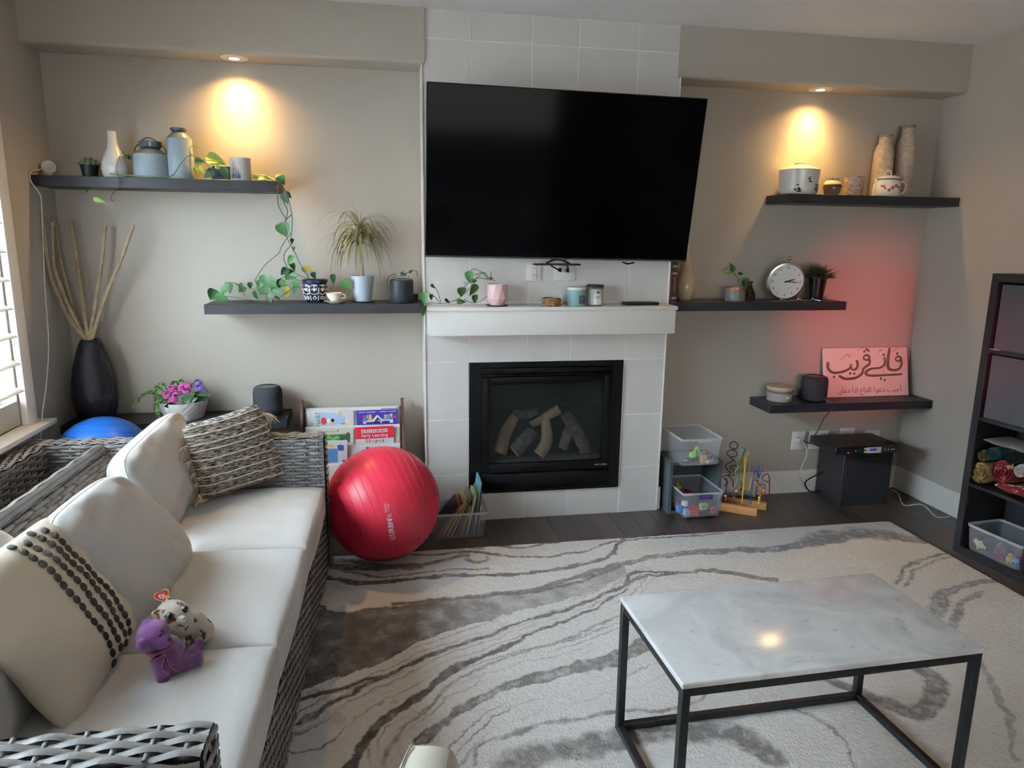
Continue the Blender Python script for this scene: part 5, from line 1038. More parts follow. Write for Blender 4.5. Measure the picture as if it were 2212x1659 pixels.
gym_ball('exercise_ball', 'blue exercise ball wedged between the low shelf and the sofa arm', (-1.56, -.462, .525), .225, m_blu, (.05, .25, 1), [-.5, -.2, .05, .3, .5, .68, .82])

# ------------------------------------------------------------------ sling bookcase with picture books
m_wal = mat('dark_walnut_wood', '#3d211b', .5, noise=6, col2='#4e2c23', stretch=(1, 1, 12)); m_can = mat('white_canvas', '#dcd8d0', .85, bump=(400, .2))
SX0, SX1 = -.668, -.116
t = thing('sling_bookcase', 'wooden sling bookcase with white canvas pockets of picture books', 'bookcase', ((SX0+SX1)/2, -.16, 0))
prof_ = [(-.03, .0), (-.03, .70), (-.045, .715), (-.075, .715), (-.088, .69), (-.285, .27), (-.30, .22), (-.30, 0), (-.25, 0), (-.25, .16), (-.08, .16), (-.08, 0)]
for sx in (SX0, SX1):
    M_ = Matrix(((0, 0, 1, sx-.008), (1, 0, 0, 0), (0, 1, 0, 0), (0, 0, 0, 1))); MB().prism(prof_, .016, M_).build('side_panel', m_wal, t, True)
rods = []
for k, (pl, pr2, y) in enumerate((((651, 881), (864, 876), -.06), ((650, 922), (864, 915), -.112), ((690, 962), (866, 957), -.166), ((705, 1001), (866, 993), -.22), ((705, 1040), (866, 1032), -.272))):
    z = (at(*pl, y=y).z+at(*pr2, y=y).z)/2; z -= .012; rods.append((y, z)); MB().tube([(SX0+.006, y, z), (SX1-.006, y, z)], .008, 12).build('rod', m_wal, t, True)
for k in range(4):
    (y0, z0), (y1, z1) = rods[k], rods[k+1]; pts = [(y0+.0105, z0-.005), (y0+.008, z0+.008), (y0, z0+.0105), (y0-.0095, z0+.004), (y0-.011, z0-.01), (y0-.02, (z0+z1)/2), ((y0+y1)/2-.005, z1-.085), (y1+.016, z1-.09), (y1+.014, z1-.04), (y1+.012, z1)]
    b = MB(); rows = []; n_ = 60
    for i in range(n_+1):
        x_ = SX0+.018+(SX1-SX0-.036)*i/n_; rows.append([Vector((x_, yy+(.0018*math.sin(i*1.3+j) if 3 < j else 0), zz)) for j, (yy, zz) in enumerate(pts)])
    b.grid(rows); b.build('canvas_sling', m_can, t, True, angle=80)
def flatbook(label, px, y, cover, th_=.010, group='picture books in the canvas pockets', drop=.06, roll=0):
    """px = TL, TR, BR of the visible cover"""
    a_, c_, d_ = [at(*p, y=y) for p in px]; w = (c_-a_).length; hgt = (c_.z-d_.z)+drop; t = thing('picture_book', label, 'book', ((a_.x+c_.x)/2, y, c_.z-hgt), 0, group)
    ang = math.atan2(c_.z-a_.z, c_.x-a_.x); M_ = Matrix.Translation((0, 0, hgt/2+(a_.z-c_.z)/2)) @ Matrix.Rotation(-ang, 4, 'Y')
    b = MB(); b.box((0, 0, 0), (w, th_, hgt), .001, seg=1); b.bm.transform(M_); cv_ = b.build('cover', cover, t)
    b = MB(); b.box((0, .0005, .0006), (w-.004, th_-.004, hgt+.0004)); b.bm.transform(M_); b.build('pages', mat('white_paper', '#e6e3dd', .6), t)
    def art(poly, m_, lift=.0006, name='cover_art'):
        """poly in visible-cover fractions (0..1 right, 0..1 down)"""
        vis = (c_.z-d_.z); P = [((u-.5)*w, hgt/2-v*vis) for u, v in poly]; bb = MB(); bb.prism(P, .0004, M_ @ Matrix.Translation((0, -th_/2-.0001-lift+.0006, 0)) @ WALLM); return bb.build(name, m_, cv_)
    def word(s, u, v, size, m_, rot=0, align='CENTER', bold=0):
        vis = (c_.z-d_.z); return text(s, size, m_, cv_, M_ @ Matrix.Translation(((u-.5)*w, -th_/2-.0012, hgt/2-v*vis)) @ WALLM @ Matrix.Rotation(rot, 4, 'Z'), 'cover_words', extrude=.0002, world=False, align=align, bold=bold)
    return t, art, word
rect = lambda u0, v0, u1, v1: [(u0, v0), (u1, v0), (u1, v1), (u0, v1)]
def blob(u, v, ru, rv, n_=14, seed=0, j=.12):
    q_ = random.Random(seed); return [(u+ru*math.cos(2*PI*k/n_)*(1+q_.uniform(-j, j)), v+rv*math.sin(2*PI*k/n_)*(1+q_.uniform(-j, j))) for k in range(n_)]
KB7 = cropper(620, 850, 7.9)
mm = lambda n_, c_: mat('book_ink_'+n_, c_, .5)
t, art, word = flatbook('white picture book with a red figure and teal sideways title', (KB7(330, 300), KB7(1135, 280), KB7(1145, 520)), -.086, mat('white_book_cover', '#dfe0e2', .4))
art([(.3, .1), (.62, .2), (.82, .45), (.8, 1.0), (.3, 1.0)], mm('pale_blue', '#b5c8e4')); art(blob(.36, .72, .06, .26, seed=1), mm('red', '#b8222c'), .0010); art(blob(.46, .72, .035, .2, seed=2), mm('white', '#eeeeee'), .0012); art(blob(.55, .68, .035, .12, seed=3), mm('black', '#1c1c20'), .0012); art(blob(.54, .92, .06, .1, seed=4), mm('skin', '#dcae90'), .0010); art([(.72, .95), (.85, .8), (.97, .78), (.9, .98)], mm('straw', '#e0c276')); art(blob(.71, .18, .04, .12, seed=5), mm('mustard', '#d5ab4e')); word('ruck!', .235, .62, .040, mm('teal', '#3f8a93'), PI/2, bold=.0005); word('by', .10, .92, .022, mm('grey', '#777777'), PI/2)
t, art, word = flatbook('purple night picture book with children over a white house outline', (KB7(1182, 290), KB7(1890, 262), KB7(1900, 490)), -.086, mat('purple_book_cover', '#3f2f8a', .4))
art([(.16, 1.0), (.16, .78), (.38, .74), (.50, .36), (.62, .72), (.88, .74), (.88, 1.0), (.80, 1.0), (.80, .84), (.60, .84), (.505, .52), (.42, .86), (.22, .88), (.22, 1.0)], mm('white', '#eeeeee'), .0008); art([(.24, 1.0), (.24, .92), (.43, .9), (.505, .56), (.59, .88), (.79, .88), (.79, 1.0)], mm('navy', '#1b1b40'), .0008); art([(.46, .80), (.53, .76), (.60, .86), (.61, 1.0), (.585, 1.0), (.575, .89), (.53, .82)], mm('white', '#eeeeee'), .0012)
for i, (u, v, c_) in enumerate(((.19, .50, '#8a5a40'), (.33, .42, '#e0b090'), (.70, .46, '#e0a080'), (.84, .42, '#d8b890'))): art(blob(u, v, .035, .12, seed=i), mm('face_%d' % i, c_), .0010); art(blob(u, v+.22, .05, .14, seed=i+9), mm('cloth_%d' % i, ('#6a7aa0', '#d0a050', '#9aa8b0', '#5d8a80')[i]), .0009)
for i, u in enumerate((.26, .77)): art(blob(u, .5, .025, .16, seed=30+i), mm('sky_blue', '#7fb0dd'), .0009)
art(blob(.93, .55, .02, .08, seed=50), mm('pink', '#d060a0'), .0009)
for u0, u1 in ((.06, .22), (.25, .46), (.56, .74), (.77, .96)): art(rect(u0, .125, u1, .165), mm('white', '#eeeeee'), .0008)
o = thing('picture_book', 'second purple book just showing behind the night picture book', 'book', at(*KB7(1740, 300), y=-.074)-Vector((0, 0, .1)), 0, 'picture books in the canvas pockets'); P0, P1 = at(*KB7(1590, 240), y=-.074), at(*KB7(1880, 228), y=-.074); MB().box(((P0.x+P1.x)/2, -.074, P1.z-.09), (P1.x-P0.x, .007, .18), .001, seg=1).build('cover', mat('white_book_cover', '#dfe0e2', .4), o, True)
MB().box(((P0.x+P1.x)/2+.002, -.0782, P1.z-.012), (P1.x-P0.x-.006, .0008, .012)).build('cover_art', mat('purple_book_cover', '#3f2f8a', .4), o, True)
t, art, word = flatbook('cream picture book with leafy green jungle art', (KB7(325, 590), KB7(1130, 575), KB7(1140, 830)), -.140, mat('cream_book_cover', '#d5d2c2', .45))
art([(.36, .48), (.86, .42), (.93, .55), (.92, 1.0), (.36, 1.0)], mm('dark_green', '#2c4a2c')); 
for i, (u, v, c_) in enumerate(((.47, .62, '#5f9a45'), (.56, .78, '#7fb458'), (.50, .88, '#4a8a4a'), (.64, .66, '#6aa050'), (.68, .88, '#3f7a50'))): art(blob(u, v, .06, .13, seed=i+20), mm('leaf_%d' % i, c_), .0009)
art(blob(.88, .48, .05, .16, seed=31), mm('brown', '#46332c'), .0010); art([(.74, .88), (.84, .72), (.83, .9)], mm('mauve', '#9a808a'), .0010); art(blob(.665, .20, .016, .09, seed=32), mm('grey', '#777777'), .0008); art(rect(.38, .24, .62, .27), mm('grey', '#777777'), .0008)
t, art, word = flatbook('red and white sticker book about early learning shapes', (KB7(1165, 575), KB7(1818, 545), KB7(1822, 815)), -.140, mat('white_book_cover', '#dfe0e2', .4))
art(rect(0, 0, 1, .74), mat('sticker_red', '#b81f30', .4), .0007)
for i, ch in enumerate('sticker'): art(rect(.155+.1*i, .16+.01*(i % 2), .24+.1*i, .38+.01*(i % 2)), mm('white', '#eeeeee'), .0009); word(ch, .197+.1*i, .26, .026, mm('black', '#1c1c20'), bold=.0004)
word('Early Learning', .5, .55, .0255, mm('white', '#eeeeee'), bold=.0003)
for i, (ch, c_) in enumerate(zip('Shapes', ('#6a9a3a', '#c04a6a', '#d88a2a', '#3a7ab0', '#b0a030', '#4a4a90'))): word(ch, .285+.087*i, .89, .030, mm('shape_%d' % i, c_), bold=.0008)
t, art, word = flatbook('white puzzle book with blue pieces half hidden by the sofa arm', (KB7(500, 810), KB7(1025, 802), KB7(1035, 1165)), -.195, mat('white_book_cover', '#dfe0e2', .4))
art(rect(.30, .36, .68, 1.0), mm('puzzle_blue', '#5d86b5')); art([(.66, .20), (.74, .2), (.76, .14), (.80, .2), (.88, .2), (.88, .46), (.70, .46)], mm('deep_blue', '#2f4f90'), .0009); art(blob(.46, .22, .10, .06, seed=41), mm('mustard', '#d5ab4e'), .0009); art(blob(.33, .62, .05, .1, seed=42), mm('rose', '#c58a90'), .0011); art(rect(.82, .9, .94, .97), mm('deep_blue', '#2f4f90'), .0009)
for i in range(8): art(blob(.38+.04*(i % 4)+.05*(i//4), .45+.06*i, .012, .02, seed=60+i), mm('deep_blue', '#2f4f90'), .0011)
t, art, word = flatbook('dark blue book in the lowest visible canvas pocket behind the red ball', (KB7(1335, 915), KB7(1905, 945), KB7(1905, 1100)), -.195, mat('dark_blue_book_cover', '#232450', .4))
art(blob(.7, .15, .1, .1, seed=70), mm('brown', '#46332c'))

# ------------------------------------------------------------------ clear bins
m_clr = mat('clear_bin_plastic', '#dfe3ea', .22, alpha=.24, spec=.5); m_rim = mat('cloudy_bin_rim', '#d5d9e2', .3, alpha=.62)
def clear_bin(label, c, rz, w, d, h, taper=.88, name='storage_bin', group='clear plastic bins'):
    """open box: w across the front, d deep, standing at c"""
    t = thing(name, label, 'storage bin', c, rz, group); th_ = .0025
    def ring(w_, d_, z, r=.018, n_=4):
        out = []
        for sx, sy, a0 in ((1, 1, 0), (-1, 1, PI/2), (-1, -1, PI), (1, -1, 1.5*PI)):
            for k in range(n_+1): a = a0+PI/2*k/n_; out.append(Vector((sx*(w_/2-r)+r*math.cos(a), sy*(d_/2-r)+r*math.sin(a), z)))
        return out
    b = MB(); rows = [ring(w*taper, d*(1-(1-taper)*.6), .001), ring(w*taper+.004, d*(1-(1-taper)*.6)+.004, .008), ring(w*.985, d*.99, h-.012)]
    vs = b.grid(rows, True); b.bm.faces.new(vs[0]); b.build('tub', m_clr, t)
    b = MB(); b.grid([ring(w*.985, d*.99, h-.014), ring(w, d, h-.014), ring(w+.004, d+.004, h-.004), ring(w, d, h), ring(w*.97, d*.975, h-.002)], True); b.build('rim', m_rim, t)
    return t
# books on the floor by the ball
bx = clear_bin('clear plastic bin packed with upright children\'s books beside the fireplace', (.165, -.30, .0), 0, .33, .24, .145, .86)
cols = [('black', '#17161a'), ('dark plum', '#4a2630'), ('red', '#a03a30'), ('rose', '#b07a70'), ('orange', '#c08a50'), ('dark grey', '#3a3a36'), ('mustard', '#b09a50'), ('maroon', '#5d2430'), ('silver', '#a9a9a2'), ('charcoal', '#2e2c30'), ('stone', '#8f8a78'), ('olive', '#7a7a48'), ('pale yellow', '#c5b86a'), ('leaf green', '#5d8a40'), ('ivory', '#cfc8b6'), ('wine', '#701f28'), ('moss green', '#6a7a4a'), ('turquoise', '#6ab0ba'), ('brown', '#6a5040'), ('lilac grey', '#a8a0ac')]
rr = random.Random(21); n_ = len(cols)
for k, (nm, c_) in enumerate(cols):
    f_ = k/(n_-1); lean = math.radians(34)*(1-f_)**1.1+math.radians(5); th_ = rr.uniform(.006, .012); hh = rr.uniform(.20, .235)*(1.0 if nm != 'turquoise' else 1.30); hh = hh*(1.12 if nm in ('moss green',) else 1); hh = hh*(.86 if nm in ('pale yellow', 'leaf green', 'olive', 'wine') else 1)
    x0 = .165-.138+.255*f_; dd = rr.uniform(.15, .19)
    o = thing('childrens_book', '%s children\'s book in the clear floor bin' % nm, 'book', (x0, -.30, .006), 0, 'books in the clear floor bin')
    M_ = Matrix.Rotation(lean, 4, 'Y'); b = MB(); b.box((-th_/2+.0006, 0, hh/2), (.0012, dd, hh)); b.box((th_/2-.0006, 0, hh/2), (.0012, dd, hh)); b.box((0, -dd/2+.0006, hh/2), (th_, .0012, hh)); b.bm.transform(M_); b.build('cover', mat('book_'+nm.replace(' ', '_'), c_, .5), o)
    b = MB(); b.box((0, .002, hh/2), (th_-.0028, dd-.005, hh-.006)); b.bm.transform(M_); b.build('pages', mat('page_block', '#cdbf9f', .8, bump=(300, .2)), o)
    if k in (8, 13, 14, 17, 19): b = MB(); b.box((0, -dd/2-.0004, hh*.3 if k == 17 else hh*.62), (th_*.9, .0008, hh*.16)); b.bm.transform(M_); b.build('spine_label', mat('white_paper', '#e6e3dd', .6), o)

# ------------------------------------------------------------------ grey cube, toy bins, bead maze
m_cub = mat('blue_grey_laminate', '#4a5154', .5)
t = thing('cube_shelf', 'open grey storage cube by the tiles with clear bins in and on it', 'cube shelf', (1.615, -.135, 0)); x0, x1, y0, y1, zt, w = 1.447, 1.782, -.252, -.022, .325, .02
for nm, c_, d_ in (('side_panel', (x0+w/2, (y0+y1)/2, zt/2), (w, y1-y0, zt)), ('side_panel', (x1-w/2, (y0+y1)/2, zt/2), (w, y1-y0, zt)), ('top_panel', ((x0+x1)/2, (y0+y1)/2, zt-w/2), (x1-x0-2*w, y1-y0, w)), ('bottom_panel', ((x0+x1)/2, (y0+y1)/2, w/2), (x1-x0-2*w, y1-y0, w)), ('back_panel', ((x0+x1)/2, y1-.004, zt/2), (x1-x0-2*w, .008, zt-2*w))): MB().box(c_, d_, .001, seg=1).build(nm, m_cub, t, True)
lb = clear_bin('clear toy bin with a purple latch pulled out of the grey cube', (1.612, -.215, .0212), 0, .255, .33, .152); 
MB().box((.012, -.172, .128), (.075, .012, .026), .003).build('purple_latch', mat('purple_plastic', '#4a2a66', .3), lb)
ub = clear_bin('clear toy bin standing on top of the grey cube', (1.60, -.175, .3255), 0, .255, .33, .165); MB().box((.012, -.170, .152), (.085, .012, .014), .003).build('front_grip', m_rim, ub)
def toy(name, label, parts, loc, rz=0, group=None):
    t = thing(name, label, 'toy', loc, rz, group)
    for nm, fn, m_ in parts:
        b = MB(); fn(b); b.build(nm, m_, t)
    return t
P_ = lambda n_, c_, r=.35: mat('toy_'+n_, c_, r)
zb = .3285
toy('toy_excavator', 'lime green and black toy digger in the upper clear bin', [('cab', lambda b: b.box((0, 0, .045), (.035, .03, .035), .006), P_('lime', '#8fd23a')), ('boom', lambda b: b.tube([(0.01, 0, .05), (.03, 0, .085), (.055, 0, .05)], .007, 8, 3), P_('lime', '#8fd23a')), ('chassis', lambda b: b.box((0, 0, .018), (.06, .045, .026), .006), P_('black', '#1c1d22')), ('bucket', lambda b: b.box((.06, 0, .038), (.02, .03, .024), .006), P_('lime', '#8fd23a'))], (1.575, -.27, zb), .4)
toy('toy_wheel_hub', 'lime green toy wheel beside the toy digger', [('rim', lambda b: b.lathe([(0, 0), (.016, 0), (.018, .006), (.016, .014), (.007, .016), (0, .014)], 20), P_('lime', '#8fd23a')), ('tyre', lambda b: b.lathe([(.016, .0), (.024, .003), (.024, .012), (.016, .015)], 20, cap=False), P_('black', '#1c1d22'))], (1.528, -.28, zb))
toy('wooden_block', 'plain tan wooden block in the upper clear bin', [('block', lambda b: b.box((0, 0, .024), (.034, .03, .048), .003), mat('beech_block', '#c09a6a', .6, noise=10, col2='#cda878', stretch=(1, 1, 8)))], (1.632, -.295, zb), .2)
toy('toy_figure', 'small brown toy animal in the upper clear bin', [('body', lambda b: b.ball((0, 0, .022), (.024, .014, .018), 12), P_('tan', '#a5805a')), ('head', lambda b: b.ball((.02, 0, .044), .013, 12), P_('tan', '#a5805a'))], (1.64, -.24, zb))
toy('toy_boat', 'small white and grey toy boat in the upper clear bin', [('hull', lambda b: b.box((0, 0, .012), (.06, .03, .022), .008), P_('white', '#d5d2d0')), ('cabin', lambda b: b.box((0, 0, .034), (.025, .02, .02), .004), P_('grey', '#7d7d85'))], (1.672, -.29, zb), .5)
zb = .0245
toy('toy_car', 'red toy car with white headlights in the lower clear bin', [('body', lambda b: b.box((0, 0, .02), (.07, .04, .024), .008), P_('red', '#b32030')), ('roof', lambda b: b.box((0, 0, .04), (.036, .034, .018), .007), P_('black', '#1c1d22'))]+[('headlight', (lambda s: lambda b: b.ball((s*.014, -.021, .024), .006, 8))(s), P_('white', '#d5d2d0')) for s in (-1, 1)], (1.585, -.20, zb+.06), 0)
toy('toy_duck', 'small yellow toy duck in the lower clear bin', [('body', lambda b: b.ball((0, 0, .014), (.02, .014, .014), 12), P_('yellow', '#c9a52c')), ('head', lambda b: b.ball((-.012, 0, .034), .011, 12), P_('yellow', '#c9a52c'))], (1.563, -.135, zb+.085))
toy('letter_block', 'cream wooden block with letters pressed to the bin front', [('block', lambda b: b.box((0, 0, .02), (.048, .026, .036), .002), P_('cream', '#d8cdaa')), ('lettering', lambda b: [b.box((-.013+.008*k, -.0134, .02), (.004, .0006, .014)) for k in range(4)], P_('brown_ink', '#5a4a34'))], (1.632, -.34, zb+.03), .15)
for i, (nm, c_, px, py, s, zz) in enumerate((('red', '#b83038', 1.57, -.335, .05, 0), ('blue', '#4a7ac0', 1.52, -.28, .045, .0), ('coral', '#c55a4a', 1.695, -.33, .038, .0), ('dark green', '#2c4a46', 1.66, -.335, .04, 0), ('violet', '#5a4a8a', 1.545, -.305, .035, .045), ('sky blue', '#7aa8d8', 1.53, -.335, .036, 0), ('pink', '#c07a88', 1.51, -.20, .04, 0), ('white', '#cfd2d8', 1.525, -.315, .03, .05))):
    toy('building_brick', '%s toy building brick in the lower clear bin' % nm, [('brick_body', (lambda s: lambda b: b.box((0, 0, s*.45), (s*1.2, s*.8, s*.9), .003))(s), P_(nm.replace(' ', '_'), c_)), ('studs', (lambda s: lambda b: [b.lathe([(0, s*.9), (s*.15, s*.9), (s*.15, s*.98), (0, s*.98)], 8, (dx*s*.3, dy*s*.2, 0)) for dx in (-1, 1) for dy in (-1, 1)])(s), P_(nm.replace(' ', '_'), c_))], (px, py, zb+zz), .3*i, 'toy bricks in the lower bin')
# bead maze
m_oak = mat('honey_wood', '#b5804c', .5, noise=5, col2='#c6935c', stretch=(1.5, 14, 14))
A0, A1 = Vector((1.815, -.262, 0)), Vector((2.012, -.392, 0)); U = (A1-A0).normalized(); ang = math.atan2(U.y, U.x)
t = thing('bead_maze', 'wooden bead maze toy with looping coloured wires on the floor', 'toy', (A0+A1)/2+Vector((.04, .06, 0)), ang); L_ = (A1-A0).length
MB().box((-.055, -.062, .024), (L_, .03, .048), .003).build('front_beam', m_oak, t); MB().box((-.01, .062, .024), (L_, .03, .048), .003).build('rear_beam', m_oak, t); MB().box((-.05, 0, .018), (.03, .094, .03), .002).build('cross_beam', m_oak, t)
KB = cropper(1400, 880, 6.6367); W_ = lambda n_, c_: mat('maze_wire_'+n_, c_, .35)
def wire(q_, y0, y1, m_):
    n_ = len(q_); P = [at(*KB(*p), y=y0+(y1-y0)*i/(n_-1)) for i, p in enumerate(q_)]; MB().tube([Vector((p.x, p.y, max(p.z, .04))) for p in P], .003, 6, 5).build('wire', m_, t, True)
wire([(1075, 990), (1150, 965), (1170, 930), (1105, 850), (1130, 810), (1205, 770), (1185, 720), (1130, 670), (1150, 625), (1220, 610), (1275, 650), (1260, 695), (1190, 722), (1262, 785), (1250, 830), (1175, 850), (1240, 920), (1230, 970), (1150, 985), (1210, 1040), (1220, 1140)], -.24, -.2, W_('black', '#221a26'))
wire([(1228+58*math.cos(a), 545+52*math.sin(a)) for a in np.linspace(1.5, 14.0, 26)]+[(1230, 630)], -.22, -.2, W_('navy', '#20264a'))
wire([(1240, 1135), (1285, 1010), (1245, 930), (1295, 850), (1265, 770), (1320, 700), (1300, 650), (1345, 600), (1338, 575)], -.27, -.25, W_('mint', '#7fc090')); wire([(1338, 575), (1380, 590), (1392, 625), (1362, 680), (1340, 900), (1340, 1200)], -.25, -.2, W_('green', '#3f5a3a'))
wire([(1346, 1370), (1372, 1000), (1388, 740), (1390, 700), (1375, 715), (1345, 850), (1330, 950), (1370, 1180)], -.30, -.2, W_('yellow', '#d5b040')); wire([(1370, 1180), (1395, 880), (1420, 700), (1442, 640), (1457, 720), (1452, 900), (1450, 1080), (1440, 1230)], -.24, -.18, W_('yellow', '#d5b040'))
wire([(1466, 1390), (1500, 1050), (1525, 930), (1550, 910), (1575, 1010), (1600, 960), (1640, 825), (1600, 980), (1580, 1000), (1572, 900), (1583, 825), (1580, 1000), (1545, 1240)], -.34, -.22, W_('blue', '#2a3a80')); wire([(1408, 1200), (1450, 1160), (1490, 1015), (1540, 990), (1590, 1050), (1570, 1150), (1550, 1225)], -.28, -.2, W_('cream', '#e0c890'))
wire([(1590, 1380), (1600, 1260), (1660, 1190), (1600, 1110), (1545, 1060), (1540, 1010)], -.36, -.3, W_('red', '#8a2030')); wire([(1710, 1340), (1672, 1230), (1675, 1130), (1640, 1100), (1600, 1110)], -.22, -.3, W_('red', '#8a2030')); wire([(1735, 1300), (1742, 1080), (1735, 990), (1700, 950), (1645, 990), (1640, 1030), (1690, 1062), (1742, 1062)], -.2, -.22, W_('red', '#8a2030')); wire([(1072, 995), (1100, 1030), (1130, 1080), (1110, 1250), (1110, 1340)], -.24, -.25, W_('black', '#221a26'))
for a, c_, col_, y in ((1118, 1035, 'green', -.24), (1135, 1075, 'red', -.24), (1105, 1110, 'blue', -.24), (1110, 1270, 'yellow', -.25), (1110, 1315, 'red', -.25), (1250, 1150, 'red', -.27), (1268, 1200, 'yellow', -.27), (1250, 1245, 'blue', -.27), (1232, 1290, 'red', -.27), (1230, 1335, 'green', -.275), (1390, 1200, 'red', -.25), (1450, 1255, 'blue', -.25), (1512, 1265, 'yellow', -.24), (1655, 1195, 'yellow', -.34), (1638, 1232, 'yellow', -.34), (1612, 1255, 'red', -.35), (1596, 1290, 'yellow', -.355), (1592, 1330, 'yellow', -.36), (1590, 1372, 'yellow', -.36), (1552, 1075, 'yellow', -.3), (1575, 1120, 'orange', -.3), (1330, 1180, 'green', -.2)): MB().ball(at(*KB(a, c_), y=y), .0082, 12).build('bead', P_('bead_'+col_, {'green': '#2f6a3a', 'red': '#b32a2a', 'blue': '#2f4f9a', 'yellow': '#d5aa3a', 'orange': '#d07a30'}[col_]), t, True)

# ------------------------------------------------------------------ subwoofer, receiver and cables
m_sub = mat('black_ash_vinyl', '#1a1718', .55, noise=14, col2='#221e1f', stretch=(1, 1, 10))
t = thing('subwoofer', 'black box subwoofer standing on the floor in the corner', 'subwoofer', (2.735, -.158, 0))
MB().box((2.735, -.158, .172), (.335, .262, .344), .003, seg=1).build('cabinet', m_sub, t, True); MB().box((2.735, -.2925, .165), (.318, .008, .315), .004).build('grille', mat('black_grille_cloth', '#151314', .9, bump=(600, .3)), t, True)
MB().tube([(2.575, -.09, .16), (2.50, -.06, .11), (2.475, -.05, .07), (2.51, -.06, .02), (2.575, -.08, .025)], .0045, 8, 6).build('black_cable', m_blk, t, True)
t = thing('stereo_receiver', 'flat black stereo receiver with a small lit display lying on the subwoofer', 'receiver', (2.665, -.225, .345))
MB().box((0, 0, .041), (.435, .27, .05), .003, seg=1).build('case', mat('black_metal_case', '#121113', .4), t)
for sx in (-1, 1):
    for sy in (-1, 1): MB().lathe([(0, 0), (.012, 0), (.014, .016), (0, .016)], 14, (sx*.13-.0+.03, sy*.09+.03, .0)).build('foot', m_blk, t)
MB().box((.0, -.137, .041), (.43, .006, .046), .001, seg=1).build('faceplate', mat('black_gloss_panel', '#17181b', .25), t)
MB().box((.035, -.1415, .040), (.10, .004, .036), .001, seg=1).build('display_bezel', mat('silver_plate', '#c9b8b4', .35), t); MB().box((.030, -.144, .044), (.045, .002, .014)).build('display', mat('lit_blue_display', '#181850', .3, emit='#2a2a9a', estr=.6), t)
for k, z_ in enumerate((.032, .05)): MB().ball((-.024, -.143, z_), (.007, .004, .007), 10).build('knob', mat('white_plastic', '#d9d5d0', .45), t)
MB().ball((-.135, -.1415, .030), .003, 8).build('power_light', mat('red_power_led', '#ff3020', .3, emit='#ff2a18', estr=6), t)
b = MB()
for x_ in (-.085, .115, .135, .165): b.box((x_, -.1402, .04), (.003 if x_ < .14 else .03, .0008, .012 if x_ < .14 else .004))
b.build('front_print', mat('pale_print', '#c4c8cc', .5), t)
b = MB()
for i in range(14):
    for j in range(5): b.box((-.15+.022*i, -.07+.035*j, .0662), (.012, .003, .0006))
b.build('vent_slots', mat('vent_black', '#070708', .6), t)
t = thing('charger_cable', 'white charger cable hanging from the wall outlet beside the subwoofer', 'cable', (2.42, -.03, .3)); P = [at(1723, 949, y=-.018), at(1733, 953, y=-.04), at(1743, 978, y=-.04), at(1733, 1005, y=-.04), at(1727, 1025, y=-.03), at(1738, 1045, y=-.03), at(1752, 1048, y=-.03)]
MB().tube(P, .003, 8, 6).build('cord', m_wp, t, True); MB().box(at(1724, 949, y=-.018), (.022, .026, .022), .004).build('plug', m_wp, t, True)
t = thing('floor_cable', 'white cable lying across the dark floor towards the cube shelving', 'cable', (3.05, -.3, 0)); P = [at(a, c_, z=.004) for a, c_ in ((1926, 1058), (1940, 1066), (1953, 1091), (1992, 1090), (2022, 1116), (2052, 1116))]
MB().tube([Vector((min(p.x, 3.145), p.y, .004)) for p in P], .0032, 8, 5).build('cord', m_wp, t, True)

# ------------------------------------------------------------------ black cube bookcase
F0 = Vector((2.785, -.955, 0)); ang = math.radians(5.5); E = Vector((math.sin(ang), -math.cos(ang), 0)); Nd = Vector((math.cos(ang), math.sin(ang), 0)); BW, BD, BH, OT, IT = .77, .275, 1.476, .04, .017
t = thing('cube_bookcase', 'tall black-brown cube bookcase against the side wall with bins and blankets', 'bookcase', F0)
MBc = Matrix((E, Nd, Vector((0, 0, 1)))).transposed().to_4x4(); MBc.translation = F0
m_bc = mat('black_brown_bookcase', '#151214', .5, noise=10, col2='#1c181a', stretch=(1.5, 30, 30))
def bcb(name, c_, d_, m_=m_bc, parent=t, bev=.0012):
    b = MB(); b.box(c_, d_, bev, seg=1); b.bm.transform(MBc); return b.build(name, m_, parent, True)
for x_ in (OT/2, BW-OT/2): bcb('side_panel', (x_, BD/2, BH/2), (OT, BD, BH))
for z_ in (OT/2, BH-OT/2): bcb('end_panel', (BW/2, BD/2, z_), (BW-2*OT, BD, OT))
cw = (BW-2*OT-IT)/2; ch = (BH-2*OT-3*IT)/4; bcb('divider', (BW/2, BD/2, BH/2), (IT, BD, BH-2*OT))
zr = [OT+(ch+IT)*k for k in range(4)]
for k in range(1, 4):
    for x_ in (OT+cw/2, BW-OT-cw/2): bcb('shelf_board', (x_, BD/2, zr[k]-IT/2), (cw-.0005, BD, IT))
bcb('back_panel', (BW/2, BD+.002, BH/2), (BW-.01, .004, BH-.01))
cx = OT+cw/2
def bcthing(name, label, cat, a, dpt, z, group=None): return thing(name, label, cat, MBc @ Vector((a, dpt, z)), ang-PI/2, group)
m_fab = mat('grey_felt_bin', '#4b4c50', .9, bump=(300, .3))
